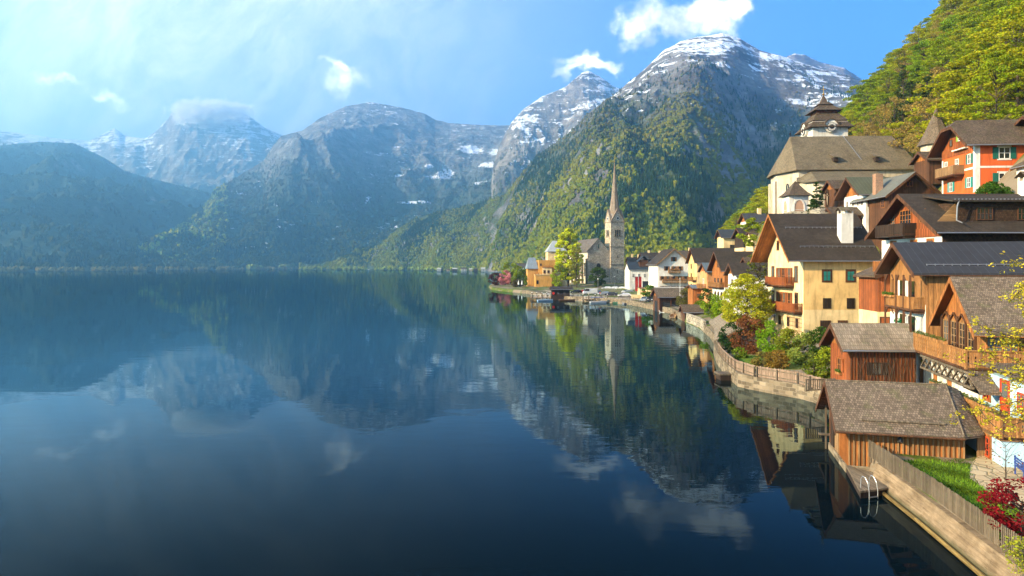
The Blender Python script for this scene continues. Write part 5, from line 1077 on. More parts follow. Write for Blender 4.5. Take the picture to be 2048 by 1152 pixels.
# garden wall, fence on it, little landing
GL = shoreline(58, 124, .35, 2.0)[::-1]
wallstrip('garden_wall', 'pale mossy stone wall curving along the garden shore', [(p[0], p[1]) for p in GL[::-1]], -1, 1.3, .4, ST_pale, .12)
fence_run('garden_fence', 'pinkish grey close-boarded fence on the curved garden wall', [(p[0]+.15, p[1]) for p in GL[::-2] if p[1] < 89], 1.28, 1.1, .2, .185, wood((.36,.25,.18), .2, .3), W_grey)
sheet('lawn', [(24.2,72.5),(28,72),(29,80),(26.6,80)], 1.55, M_lawn)
ln = root('landing', 'tiny wooden landing platform outside the garden fence', 'jetty', 22.6, 71.4, 0, 0); MB().box(-.9, .6, 0, 1.9, .55, .7).build('planking', W_grey, ln); MB().box(-.75, .5, .1, 1.8, -1, .55).build('footing', W_dk, ln)
lm = root('street_lamp', 'black iron lamp standing in the garden beside the yellow house', 'street lamp', 34.0, 88.5, 2.0); MB().tube((0,0,0), (0,0,3.2), .05).build('post', T_iron, lm); MB().lathe((0,0,3.2), [(.08,0),(.2,.35),(.24,.38),(.03,.6)], 6).build('lantern', T_iron, lm)
hl = root('hut_steps', 'short wooden railing by the steps left of the small brown hut', 'railing', 24.6, 57.2, 1.2, 10); q = MB(); F_ = Fr((0,0,0), (1,0,0), (0,-1,0)); railing(F_, 0, 3.0, .3, 1.0, 0, gap=.2, b=q); q.build('railing', W_grey, hl)

# tall narrow white house and its neighbours, L group
h = house('white_tower_house', 'narrow white house with dark roof behind the yellow-green tree', 39.0, 118.5, 3.0, -3, 8, 5.5, 7.6, 'x', 32, .6, .7, .4, P_white, S_dark, W_or, W_br)
for w in (.8, 3.2, 5.6): window(h.r, h.Lf, 2.7, w, .7, 1.1, W_br, 2, 2); window(h.r, h.F, 1.6, w, .7, 1.1, T_white, 2, 2)
h = house('orange_gable_house', 'wooden house with orange carved gable and dark shingled roof in the bay', 44.6, 143, 2.5, 0, 11, 9, 8.9, 'x', 38, .8, 1.0, .3, P_cream, S_dark, W_or, W_br, bands=[(-2, 5.0, P_white), (5.0, 8.9, W_or)])
for u, w in ((2.2, 5.6), (4.5, 5.6), (6.8, 5.6), (4.5, 9.2)): window(h.r, h.Lf, u, w, .9, 1.3, W_br, 2, 2)
for u in (2.4, 4.6, 6.8): arch_window(h.r, h.Lf, u, 1.4, 1.0, 1.8, None, W_br, 1)
balcony(h.r, h.Lf, .4, 8.6, 5.0, 1.1, 1.0, W_hon, W_br)
h = house('brown_shingle_house', 'brown house with broad grey shingled roof behind the yellow-green tree', 46.0, 130, 3.0, 0, 11, 9, 7.6, 'x', 33, .9, .5, .3, W_br, S_brown, W_br, W_br)
window(h.r, h.F, 3.5, 4.2, 1.2, 1.2, T_white, 2, 2); window(h.r, h.F, 6.5, 4.2, 1.2, 1.2, T_white, 2, 2)
h = house('terracotta_house', 'small orange plastered house with blue-grey roof and bay balcony', 45.2, 158, 2.2, 0, 5.5, 6, 8.6, 'x', 30, .6, .5, .3, stucco((.62,.30,.13), .3), seam((.10,.13,.16)), W_or, W_br)
window(h.r, h.Lf, 3, 5.5, .9, 1.3, T_white, 2, 2); window(h.r, h.F, 2, 5.4, .8, 1.3, T_white, 2, 2); balcony(h.r, h.Lf, .8, 5.2, 4.6, 1.1, 1.0, W_hon, W_br)
h = house('orange_hut', 'orange board hut with flat blue-grey roof above the hedge', 43.2, 163, 1.8, 0, 5.2, 4.6, 4.9, 'x', 14, .6, .4, .4, W_or, seam((.12,.15,.18)), W_or, W_br)
window(h.r, h.F, 1.4, 2.6, .8, 1.0, W_br, 2, 2)
h = house('dark_roof_hall', 'long cream and ochre building with a huge dark roof beside the white gabled hotel', 51.0, 188, 2.2, 0, 15, 9, 11.0, 'x', 39, .7, .8, .3, P_cream, S_dark, P_ochre, W_br)
skin(h, h.Lf, 0, 9, -1, 10.9, P_ochre, .03, 'side_plaster')
for w in (3.4, 6.4, 9.0): window(h.r, h.Lf, 3, w, 1.0, 1.4, W_br, 2, 2); balcony(h.r, h.Lf, 4.5, 8.8, w-.6, 1.3, 1.0, W_hon, W_br, .25) if w < 9 else None
MB().box(.1, 13, -1.2, -.01, 10.3, 10.42).build('gutter_board', T_metal, h.r)
# hotel
h = house('white_hotel', 'white alpine hotel with broad gable, brown shutters and two flower balconies', 50.3, 235, 2.0, 1, 10.9, 15, 11.0, 'y', 41, .9, 1.2, .4, P_white, S_dark, P_white, W_pale, t=.22)
for w, us in ((1.6, (1.6, 3.2, 5.3, 7.4, 9.4)), (5.0, (1.5, 3.4, 5.5, 7.4, 9.5)), (8.4, (3.0, 5.5, 7.6)), (11.6, (5.45,))):
    for u in us: window(h.r, h.F, u, w, .95, 1.5, W_br, 2, 2, 'open', W_hon)
balcony(h.r, h.F, 1.3, 9.7, 4.4, 1.3, 1.0, W_pale, W_pale, .16, .12); balcony(h.r, h.F, 3.4, 7.5, 7.8, 1.2, 1.0, W_pale, W_pale, .16, .12)
for u, w, L_, lb in ((5.5, 5.3, 7.6, 'long row of geranium boxes on the lower hotel balcony'), (5.5, 8.7, 3.4, 'row of geranium boxes on the small upper hotel balcony')): flower_box(on(h, h.F), u, w, 1.3, L_, lb, 'flower boxes on the hotel', (.3,.14,.05))
fb = MB(); fb.fbox(h.F, .3, 10.6, .4, 1.3, 1.0, 1.2); fb.build('parapet', P_cream, h.r)
house('hotel_restaurant', 'low cream lakeside restaurant with flat roof in front of the hotel', X_(1300,216), 216, 1.4, 0, 11, 7, 3.3, 'x', 6, .5, .4, .4, P_cream, plain((.4,.36,.3), .8, 0, .3, 'gravel_roof'), P_cream, W_pale, gutter=False, cat='restaurant')
rs = bpy.data.objects['hotel_restaurant']; F_ = Fr((0,0,0), (1,0,0), (0,-1,0))
for i in range(7): window(rs, F_, 1.0+i*1.5, .9, 1.1, 1.5, W_or, 2, 1)
kb = root('kiosk', 'square pale stone kiosk beside the red flags', 'kiosk', X_(1277,228), 226, 1.4); MB().box(0, 3.4, 0, 4, -.5, 3.2).build('wall', P_cream, kb); MB().box(-.3, 3.7, -.3, 4.3, 3.2, 3.4).build('roof', W_pale, kb); MB().box(.9, 2.4, -.04, 0, .1, 2.3).build('door', W_or, kb)
o = MB().box(0, 9.5, 0, .4, -.5, 1.3).build('low_wall', P_cream); o.location = (X_(1263,221), 221, 1.4); tag(o, 'low cream garden wall in front of the kiosk', 'wall')
# white house with dark blue roof left of hotel
h = house('blue_roof_house', 'long white house with blue-black roof and brown dormer between spire and hotel', X_(1259,288), 288, 2.2, 0, 13, 12, 8.4, 'x', 27, .6, .3, .3, P_white, seam((.03,.038,.05)), P_white, W_br)
for i in range(5): window(h.r, h.F, 1.6+i*2.4, 5.0, .9, 1.5, T_white, 2, 2)
MB().fbox(h.F, 5.5, 11.5, .2, 3.4, .0, .06).build('garage_dark_panel', T_iron, h.r)  # flat dark panel set on the solid wall
dm = MB().box(4.6, 8.2, 1.6, 7, 8.6, 12.2).build('dormer', W_br, h.r); q = MB(); q.slab([(4.1,1.2,11.9),(6.4,1.2,14.2),(6.4,7.2,14.2),(4.1,7.2,11.9)], .2); q.slab([(8.7,1.2,11.9),(6.4,1.2,14.2),(6.4,7.2,14.2),(8.7,7.2,11.9)], .2); q.build('roof', seam((.03,.038,.05)), dm)
for nm, lb, px, Y, z, L_, W_, hw, rf, wl in (
    ('broad_roof_house', 'broad low house with dark roof and chimneys behind the blue-roofed house', 1286, 330, 2.5, 13, 11, 13.0, S_dark, W_dk),
    ('black_roof_house', 'black-roofed house right beside the spire', 1258, 345, 2.5, 8, 9, 11.5, S_dark, W_dk),
    ('back_row_house', 'brown-roofed house with chimneys peeping above the hotel roof', 1362, 300, 2.5, 17, 10, 13.5, S_brown, W_br),
    ('tan_roof_house', 'small house with sunlit tan roof under the wooded slope', 1418, 262, 8, 9, 8, 6.0, plain((.42,.33,.22), .8, 0, .3, 'tan_roof'), P_cream),
    ('grey_roof_house', 'grey roofed house behind the big dark roof of the hall', 1440, 250, 9, 9, 7, 7.5, S_brown, P_cream)):
    h = house(nm, lb, X_(px, Y), Y, z, 0, L_, W_, hw, 'x', 28, .6, .5, .5, wl, rf, wl, W_br); chimney(h, L_*.3, W_*.5, hw+1, hw+4.2, .5, .5, P_cream, False); chimney(h, L_*.7, W_*.45, hw+1, hw+4.0, .5, .5, P_cream, False)
# houses on the slope above
h = house('slope_gable_house', 'house with dark gable roof and cream wall on the slope beside the cypress', X_(1447,235), 235, 16.5, 0, 8, 7, 5.6, 'x', 35, .8, 1.0, .4, P_cream, seam((.045,.05,.06)), W_dk, W_br, base=5); window(h.r, h.F, 3, 1.6, 1.6, 1.2, W_br, 2, 2); window(h.r, h.F, 6, 1.6, 1.2, 1.2, W_br, 2, 2)
h = house('dark_slope_house', 'dark grey shingled house below the chalet on the slope', X_(1487,182), 182, 15.5, 4, 7, 6, 4.4, 'x', 36, .7, .8, .4, W_dk, S_dark, W_dk, W_br, base=5, bands=[(-5, 1.4, P_cream), (1.4, 4.4, W_dk)]); window(h.r, h.F, 3.4, 2.4, 1.6, .7, W_br, 2, 1)
h = house('small_chalet', 'small white and orange chalet with dark roof at the edge of the spring wood', X_(1497,200), 200, 20.6, 0, 5.6, 7, 4.6, 'x', 33, .7, .9, .5, P_white, seam((.05,.05,.055)), W_or, W_br, base=5); window(h.r, h.Lf, 2, 1.2, .9, 1.2, W_br, 2, 2); window(h.r, h.F, 2.2, .6, 1.0, 1.4, W_br, 2, 2); window(h.r, h.F, 4.2, .6, .9, 1.2, W_br, 2, 2); balcony(h.r, h.F, .3, 5.4, 2.4, 1, .9, W_or, W_or); chimney(h, 4.4, 3.5, 5.5, 8.6, .5, .5, P_cream, False)
h = house('cream_stair_house', 'little cream house wedged between the yellow house roof and the slope', X_(1506,165), 165, 14.5, 0, 4.5, 5, 4.4, 'x', 30, .4, .4, .3, P_cream, S_brown, P_cream, W_br, base=5)
# boathouses of the bay
h = house('open_boathouse', 'dark brown boathouse with open front and grey shingled roof by the flagpole', 38.3, 177.5, .5, 0, 9.2, 7.5, 3.6, 'x', 26, .8, .7, .3, W_br, S_grey, W_or, W_br, base=2, cat='boathouse')
MB().fbox(h.F, .9, 5.4, -.8, 2.2, .0, .05).build('dark_opening_panel', T_iron, h.r); MB().fbox(h.F, 5.6, 7.4, .1, 2.3, .0, .06).build('door', W_dk, h.r); q = MB(); [q.fbox(h.F, u, u+.22, -1.8, 3.4, .0, .3) for u in (0, 2.9, 5.5, 8.9)]; q.each('post', W_br, h.r)  # dark panel paints the shade of the open boat bay on a solid wall
q = MB().fbox(h.Lf, 2.2, 5.4, -.8, 2.3, .0, .05).build('dark_opening_panel', T_iron, h.r)
h = house('low_boathouse', 'low dark boathouse with brown roof at the end of the shore wall', 37.2, 147, .2, -4, 5.0, 4.4, 1.9, 'x', 30, .5, .5, .4, W_br, S_brown, W_br, W_br, base=2, cat='boathouse'); MB().fbox(h.F, .1, 1.6, -1.2, 1.5, .0, .05).build('dark_opening_panel', T_iron, h.r)  # dark panel paints the shade inside the boat bay
wallstrip('lake_wall', 'grey lakeside wall between the low boathouse and the shingled lean-to', shoreline(124.5, 145, .3, 4), -1, 2.0, .4, stone((.33,.29,.22), .8, .4))
for (nm, lb, px, Y, L_, W_) in (('jetty', 'narrow wooden jetty between the two bay boathouses', 1336, 165, 3.4, 9),):
    j = root(nm, lb, 'jetty', X_(px, Y), Y-6, 0, -18); MB().box(0, L_*.5, 0, W_, .55, .7).build('planking', W_pale, j); q = MB(); [q.tube((x, y, -1), (x, y, 1.2), .1) for x in (0, 1.7) for y in (.2, 3, 6, 8.8)]; q.each('pile', W_br, j)
# quay wall with railing round the car park
QL = shoreline(150, 226, .45, 4) + shoreline(227.5, 236, .5, 1.5) + shoreline(239, 300, .5, 4)
wallstrip('quay_wall', 'pale stone quay wall round the car park', QL, -1.5, 1.45, .5, ST_pale, .1)
r = root('quay_railing', 'thin dark railing along the edge of the quay', 'railing', 0, 0, 0); q = MB()
for (p, c) in zip(QL[1:-1], QL[2:]):
    a, b_ = Vector((p[0]+.25, p[1], 1.4)), Vector((c[0]+.25, c[1], 1.4)); k = max(1, int((b_-a).length/2))
    for w in (.5, 1.0): q.tube(a+Vector((0,0,w)), b_+Vector((0,0,w)), .035, .035, 5)
    for i in range(k): t = a.lerp(b_, i/k); q.tube(t, t+Vector((0,0,1.05)), .045, .045, 5)
q.build('rail', T_iron, r)
# flagpole, flags, mooring posts, lamp posts
fp = root('flagpole', 'tall white flagpole at the water in front of the open boathouse', 'flagpole', X_(1360,174), 174, 0); MB().tube((0,0,-1), (0,0,9.0), .09, .05, 8).build('pole', T_white, fp); MB().lathe((0,0,9.0), [(.02,0),(.1,.08),(.02,.18)], 8).build('knob', T_gold, fp)
T_flag = plain((.50,.02,.015), .8, 0, .1, 'red_cloth'); f0 = None
for i in range(4):
    x = X_(1266+i*3.4, 233); lb = ['leftmost of the four tall red banners by the kiosk', 'second from the left of the four tall red banners by the kiosk', 'third from the left of the four tall red banners by the kiosk', 'rightmost of the four tall red banners by the kiosk'][i]
    if f0 is None:
        f0 = root('banner', lb, 'banner', x, 229, 1.4, 0, 'red banners by the kiosk'); MB().tube((0,0,0), (0,0,7.2), .05).build('pole', T_metal, f0); q = MB()
        for k in range(8): a, c = k*.6+2.2, k*.6+2.8; o1, o2 = .05*math.sin(k*1.1), .05*math.sin((k+1)*1.1); q.slab([(.06,o1,a),(.52,o1+.04,a),(.52,o2+.04,c),(.06,o2,c)], .02, (0,1,0))
        q.build('cloth', T_flag, f0)
    else: dup(f0, (x, 229+.5*(i%2), 1.4), 0, lb)
def posts(px0, px1, Y, n_, lab0, h_=2.6, group=None):
    for i in range(n_):
        lab = lab0 + ', ' + ['leftmost', 'second from the left', 'third from the left', 'fourth from the left', 'rightmost'][i if i < n_-1 else 4]
        px = px0 + (px1-px0)*i/max(1, n_-1)
        if 'post0' not in globals():
            globals()['post0'] = p = root('mooring_post', lab, 'post', X_(px, Y), Y, 0, 0, group); MB().tube((0,0,-2), (0,0,h_), .2, .17, 8).build('pile', W_grey, p); MB().lathe((0,0,h_), [(.2,0),(.2,.06),(.03,.2)], 8).build('cap', T_white, p)
        else: dup(post0, (X_(px, Y), Y + (i % 2)*1.2, 0), 0, lab, group)
posts(1064, 1094, 240, 4, 'wooden mooring post at the pier left of the dock house', group='mooring posts by the left pier'); posts(1166, 1215, 226, 5, 'wooden mooring post before the parked cars', group='mooring posts by the right pier')
def pier(name, label, px0, px1, Y, W_, z, rail=True):
    r = root(name, label, 'pier', X_(px0, Y), Y, 0); L_ = (px1-px0)*Y/F; MB().box(0, L_, 0, W_, z-.25, z).build('planking', W_pale, r); q = MB(); k = max(2, int(L_/2.5)); [q.tube((L_*i/k, y, -1.5), (L_*i/k, y, z-.25), .12) for i in range(k+1) for y in (.15, W_-.15)]; q.each('pile', W_grey, r)
    if rail: q = MB(); F_ = Fr((0,.05,0), (1,0,0), (0,-1,0)); railing(F_, 0, L_, z, 1.0, 0, gap=.8, b=q); q.build('railing', T_white, r)
    return r
pier('pier', 'pale wooden pier with white railing left of the dark boathouse', 1062, 1100, 240, 6, 1.0); pier('pier', 'pale wooden pier below the parked cars', 1168, 1216, 228, 5, 1.0)
pier('pier', 'short dark pier right of the dock house', 1141, 1160, 240, 4, .9); pier('long_jetty', 'long low jetty covered with boards under the orange building', 1045, 1108, 322, 5, 1.3, False); pier('far_jetty', 'flat dark landing stage at the tip of the wooded point', 981, 1004, 372, 5, .6, False)
h = house('dock_house', 'dark brown wooden dock house with flat eaves on the waterside', X_(1103,242), 240, .7, 0, 6.3, 5.5, 3.1, 'x', 14, 1.0, .5, 1.2, W_dk, S_dark, W_dk, W_br, base=2.2, cat='boathouse'); [window(h.r, h.F, u, 1.4, .7, .8, W_pale, 2, 1) for u in (2.2, 4.4)]
for (px, w, lb) in ((1103, 2.2, 'red lifebuoy panel on the left corner of the dark dock house'),): o = MB().tube((0,-.1,0), (0,.0,0), .45, .45, 14).build('lifebuoy', T_flag); o.location = (X_(px,239.9)+.7, 239.85, 2.4); tag(o, lb, 'lifebuoy')
# orange lakeside hotel behind the linden
OR = stucco((.62,.32,.08), .3); r = root('terraced_hotel', 'orange terraced building with balconies and grey metal roof left of the tall linden tree', 'hotel', X_(1057,345), 345, 1.8, 4)
MB().box(0, 5.2, 4, 14, -1, 9.0).build('wing', OR, r); q = MB(); q.slab([(-.5,3.2,9.0),(5.4,3.2,9.0),(4.4,9,14.6),(.8,9,14.6)], .3); q.slab([(-.5,14.6,9.0),(5.4,14.6,9.0),(4.4,9,14.6),(.8,9,14.6)], .3); q.slab([(-.5,3.2,9.0),(-.5,14.6,9.0),(.8,9,14.6)], .3); q.build('roof', seam((.20,.24,.28), .8), r)
MB().box(5.4, 14, 2, 14, -1, 13.2).build('wall', OR, r); MB().box(3.2, 11.5, -3.5, 2, -1, 5.6).build('terrace_block', OR, r); MB().box(2.9, 11.8, -3.8, 2, 5.6, 5.85).build('terrace_slab', P_cream, r); MB().box(7.4, 12, .3, 2, 5.85, 9.4).build('bay', P_cream, r); MB().box(7.1, 12.3, -.1, 2, 9.4, 9.65).build('bay_slab', W_or, r)
F_ = Fr((0,-3.5,0), (1,0,0), (0,-1,0)); q = MB(); railing(F_, 3.0, 11.7, 5.85, 1.0, 0, gap=.3, b=q); F2 = Fr((0,0,0), (1,0,0), (0,-1,0)); railing(F2, 7.2, 12.2, 9.65, 1.0, 0, gap=.3, b=q); q.build('railing', W_or, r)
for u, w in ((8.2, 6.4), (10.2, 6.4)): window(r, Fr((0,.3,0), (1,0,0), (0,-1,0)), u, w, 1.2, 1.7, W_or, 2, 1)
window(r, Fr((0,2,0), (1,0,0), (0,-1,0)), 6.5, 10.2, .9, 1.3, W_or, 2, 1); window(r, F_, 4.2, 1.2, 1.0, 1.8, W_br, 2, 1)
MB().box(10.5, 20, 5, 15, 0, 17.8).build('back_block', P_cream, r); q = MB(); q.slab([(10,4.4,17.8),(20.6,4.4,17.8),(18,10,23.4),(13.6,10,23.4)], .3); q.slab([(10,15.6,17.8),(20.6,15.6,17.8),(18,10,23.4),(13.6,10,23.4)], .3); q.slab([(10,4.4,17.8),(10,15.6,17.8),(13.6,10,23.4)], .3); q.slab([(20.6,4.4,17.8),(20.6,15.6,17.8),(18,10,23.4)], .3); q.build('back_roof', seam((.36,.38,.40), .8), r)
# houses strung along the far shore, each with its own boathouse-like front
rng = random.Random(11); fs = [(874,8,7),(893,6,5),(905,9,7),(922,11,8),(938,6,6),(948,7,7),(962,10,8),(979,8,7),(994,9,8),(1029,13,15),(1041,8,7)]
words = ['pale', 'tiny grey', 'low white', 'wide white', 'small brown', 'cream', 'long pale', 'grey-roofed', 'dark-roofed', 'tall cream', 'squat pale']
for i, (px, w_, hh) in enumerate(fs):
    Y = 1640 - 12*i if px < 1020 else 900; r = root('shore_house', f'{words[i]} house on the far green shore, {["first","second","third","fourth","fifth","sixth","seventh","eighth","ninth","tenth","eleventh"][i]} from the open lake', 'house', X_(px, Y), Y, .8, 0, 'houses on the far shore'); w_ *= 1.15
    MB().box(0, w_, 0, 8, -2, hh*.62).build('wall', [P_white, P_cream, W_br][i % 3], r); q = MB(); q.slab([(-.6,-.6,hh*.6),(w_+.6,-.6,hh*.6),(w_+.6,4,hh),(-.6,4,hh)], .3); q.slab([(-.6,8.6,hh*.6),(w_+.6,8.6,hh*.6),(w_+.6,4,hh),(-.6,4,hh)], .3); q.build('roof', [plain((.5,.47,.42), .7, 0, .2, 'pale_roof'), S_brown][i % 2], r); q = MB(); [q.box(a*w_, (a+.16)*w_, -.05, 0, -.2, hh*.42) for a in (.12, .42, .72)]; q.each('dark_opening_panel', T_iron, r)  # flat dark panels set on the front wall

# ================================================================== vehicles, boats, people
def make_car(name, label, body, x, y, z, rot, van=False, L=4.4):
    r = root(name, label, 'van' if van else 'car', x, y, z, rot, 'vehicles parked on the quay'); hw = .88; m = plain(body, .25, .3, .1, 'car_paint', .7)
    P = [(-.5,.35),(-.5,.62),(-.46,.82),(-.30,.92),(-.12,1.42),(.28,1.45),(.44,1.0),(.5,.85),(.5,.35)] if not van else [(-.5,.4),(-.5,1.0),(-.44,1.3),(-.36,2.3),(.5,2.35),(.5,.4)]
    q = MB(); k = len(P); V = []
    for s, ins in ((-1, 0), (1, 0)): V += [(a*L, s*(hw-(.16 if zz > 1.1 else 0)), zz) for a, zz in P]
    q.add(V, [tuple(range(k-1,-1,-1)), tuple(range(k, 2*k))] + [(i,(i+1)%k,k+(i+1)%k,k+i) for i in range(k)]); q.build('body', m, r)
    for s in (-1, 1):
        q = MB(); y0 = s*(hw-.145 if not van else hw+.004); Wn = [(-.24,.95),(-.11,1.36),(.26,1.38),(.38,1.0)] if not van else [(-.42,1.35),(-.36,2.1),(-.1,2.1),(-.1,1.35)]; q.slab([(a*L, y0+s*.012, zz) for a, zz in Wn], .01, (0, s, 0)); q.build('side_window', M_glass, r)
    Wf = [(-.298*L,-.7,.935),(-.298*L,.7,.935),(-.122*L,.64,1.40),(-.122*L,-.64,1.40)] if not van else [(-.445*L,-.75,1.32),(-.445*L,.75,1.32),(-.366*L,.7,2.2),(-.366*L,-.7,2.2)]
    MB().slab([(a-.012, b_, c+.01) for a, b_, c in Wf], .015, (-1,0,.3)).build('windscreen', M_glass, r)
    if not van: MB().slab([(.285*L+.01,-.64,1.41),(.285*L+.01,.64,1.41),(.436*L+.01,.7,1.02),(.436*L+.01,-.7,1.02)], .015, (1,0,.3)).build('rear_window', M_glass, r)
    for a in (-.31, .31):
        for s in (-1, 1): w = MB().tube((a*L, s*(hw-.16), .33), (a*L, s*(hw+.02), .33), .33, .33, 14).build('wheel', T_iron, r); MB().tube((a*L, s*(hw+.021), .33), (a*L, s*(hw+.035), .33), .19, .19, 10).build('rim', T_metal, w)
    for s in (-1, 1): MB().box(-.5*L-.02, -.5*L, s*.62-.15, s*.62+.15, .62, .76).build('headlight', T_white, r); MB().box(.5*L, .5*L+.02, s*.66-.12, s*.66+.12, .68, .84).build('tail_light', T_flag, r)
    return r
WH, SI, DK, RD, BL_ = (.75,.75,.73), (.35,.38,.42), (.03,.03,.035), (.42,.03,.02), (.06,.13,.2)
for (nm, lb, col_, px, Y, rot, van) in (
    ('parked_car', 'white car parked below the nave, nearest to the round dark tree', WH, 1213, 306, 5, 0), ('parked_car', 'white car in the middle of the row below the spire', WH, 1228, 304, -4, 0), ('parked_car', 'white car at the spire end of the row below the church', WH, 1241, 300, 8, 0),
    ('parked_car', 'white car standing next to the kiosk wall', WH, 1255, 262, 25, 0), ('parked_car', 'white car alone on the open quay nearest the water', WH, 1249, 231, 3, 0),
    ('parked_car', 'silver-blue car in front of the dark one by the right pier', SI, 1208, 246, 10, 0), ('parked_car', 'dark car between the silver-blue car and the white one on the quay', DK, 1222, 240, -12, 0),
    ('parked_car', 'silver car beside the open boathouse', SI, 1290, 203, 60, 0), ('parked_car', 'black car beside the open boathouse', DK, 1304, 203, 62, 0), ('parked_car', 'red car behind the white van at the waterside', RD, 1167, 262, 0, 0),
    ('parked_car', 'teal car half hidden behind the white van', BL_, 1193, 256, 12, 0), ('parked_van', 'white box van at the waterside by the right pier', WH, 1180, 252, 8, 1), ('parked_car', 'dark car near the dock house', DK, 1152, 262, 0, 0)):
    make_car(nm, lb, col_, X_(px, Y), Y, 1.47, rot, bool(van), 5.2 if van else 4.4)
def make_boat(name, label, x, y, rot, L=5, col_=(.5,.48,.44), cov=None):
    r = root(name, label, 'boat', x, y, 0, rot); n_, V = 9, []
    for i in range(n_):
        t = i/(n_-1); w = .85*math.sin(math.pi*min(1, .25+t*.75))**.6 if t < 1 else .02; w = max(.02, .85*(1-t**3.2)) ; zz = .5+.18*t*t; V += [(t*L, -w, zz), (t*L, -w*.6, -.15), (t*L, w*.6, -.15), (t*L, w, zz), (t*L, w*.86, zz-.02), (t*L, w*.5, .05), (t*L, -w*.5, .05), (t*L, -w*.86, zz-.02)]
    Fc = [(8*i+j, 8*i+(j+1)%8, 8*i+8+(j+1)%8, 8*i+8+j) for i in range(n_-1) for j in range(8)] + [tuple(range(7,-1,-1)), tuple(range(8*n_-8, 8*n_))]
    MB().add(V, Fc).build('hull', plain(col_, .5, 0, .2, 'boat_paint'), r); q = MB(); [q.box(L*a-.12, L*a+.12, -.68, .68, .28, .33) for a in (.2, .5)]; q.each('thwart', W_pale, r)
    if cov: MB().slab([(.3,-.8,1.9),(L*.8,-.8,1.9),(L*.8,.8,1.9),(.3,.8,1.9)], .08).build('canopy', plain(cov, .7, 0, .1, 'canvas_cover'), r); q = MB(); [q.tube((a, b_, .4), (a, b_, 1.85), .03) for a in (.4, L*.75) for b_ in (-.7, .7)]; q.each('canopy_post', T_metal, r)
    return r
for (lb, px, Y, rot, L_, c_, cv) in (('small motorboat with tan canopy off the wooded point', 1008, 352, 10, 8, (.55,.5,.42), (.45,.36,.2)), ('white rowing boat beside the open boathouse', 1324, 176, 70, 4.5, (.7,.7,.68), None), ('pale blue boat moored at the left pier', 1075, 232, 15, 5.5, (.45,.6,.7), None), ('white excursion boat behind the left pier', 1082, 252, 0, 9, (.75,.75,.74), (.7,.7,.7)), ('brown wooden boat under the dark dock house', 1118, 234, 0, 6, (.16,.09,.05), None), ('white dinghy moored under the right pier', 1199, 222, 40, 4.2, (.75,.75,.73), None), ('grey rowing boat tied to the quay wall', 1246, 214, 20, 4.2, (.3,.3,.3), None), ('small green boat tied to the quay between the pier and the banners', 1226, 219, -15, 4.4, (.08,.2,.12), None), ('blue covered motorboat at the outer end of the right pier', 1180, 221, 5, 5.4, (.7,.7,.7), (.05,.12,.35)), ('red rowing boat near the dock house piles', 1146, 236, 30, 4.2, (.35,.04,.03), None), ('tan wooden boat beside the jetty of the bay', 1345, 158, 75, 4.6, (.4,.25,.12), None), ('white sloop hull moored under the orange building', 1070, 312, -8, 7, (.8,.8,.78), None)):
    make_boat('moored_boat', lb, X_(px, Y), Y, rot, L_, c_, cv)
for i, px in enumerate((1037, 1044)):
    u = root('parasol', ['closed white parasol, left of the pair on the wooded point', 'closed white parasol, right of the pair on the wooded point'][i], 'parasol', X_(px, 338), 338, 1.5, 0, 'closed parasols'); MB().tube((0,0,0), (0,0,3.6), .04).build('pole', T_metal, u); MB().lathe((0,0,1.3), [(.45,0),(.35,.8),(.12,1.9),(.03,2.3)], 8).build('canopy', T_white, u)
def person(label, x, y, z, rot, top, trousers, stride=.16):
    """one continuous skinned body"""
    r = root('person', label, 'person', x, y, z, rot); J = [(0,0,.92),(0,0,1.12),(0,0,1.36),(0,-.01,1.50),(0,-.03,1.66),(-.1,stride,.50),(-.1,stride+.02,.07),(-.1,stride-.14,.03),(.1,-stride,.50),(.1,-stride+.06,.07),(.1,-stride-.1,.03),(-.2,0,1.38),(-.26,-.08,1.10),(-.24,-.2,.88),(.2,0,1.38),(.26,.07,1.10),(.25,.1,.86),(-.1,.0,.86),(.1,0,.86)]
    E = [(0,1),(1,2),(2,3),(3,4),(0,17),(17,5),(5,6),(6,7),(0,18),(18,8),(8,9),(9,10),(2,11),(11,12),(12,13),(2,14),(14,15),(15,16)]; rad = [.15,.14,.15,.06,.105,.075,.05,.045,.075,.05,.045,.07,.045,.035,.07,.045,.035,.10,.10]
    me = bpy.data.meshes.new('body'); me.from_pydata(J, E, []); o = bpy.data.objects.new('body', me); COL.objects.link(o); o.parent = r; m = o.modifiers.new('skin', 'SKIN'); 
    for sv, a in zip(me.skin_vertices[0].data, rad): sv.radius = (a, a*.8)
    me.skin_vertices[0].data[0].use_root = True; o.modifiers.new('sub', 'SUBSURF').levels = 1
    mt, n = new_mat('clothed_skin'); z_ = n.new('ShaderNodeSeparateXYZ', {0: n.new('ShaderNodeTexCoord').outputs['Object']}).outputs[2]; c = n.mix(n.m('GREATER_THAN', z_, .93), trousers, top); c = n.mix(n.m('GREATER_THAN', z_, 1.5), c, (.5,.3,.2)); principled(n, c, .8); me.materials.append(mt)
    MB().lathe((0,-.02,1.66), [(.118,-.02),(.12,.06),(.07,.13),(.01,.145)], 10).build('hair', plain((.04,.025,.015), .8, 0, .1, 'hair'), r); return r
person('person in dark clothes walking on the quay between the parked cars', X_(1234,236), 236, 1.47, 200, (.03,.035,.06), (.02,.02,.03)); person('person in pale jacket standing by the kiosk wall', X_(1246,255), 255, 1.47, 30, (.5,.48,.42), (.05,.06,.1), .06); person('person in red top on the quay behind the right pier', X_(1200,238), 238, 1.47, 100, (.4,.04,.03), (.04,.05,.08), .1)
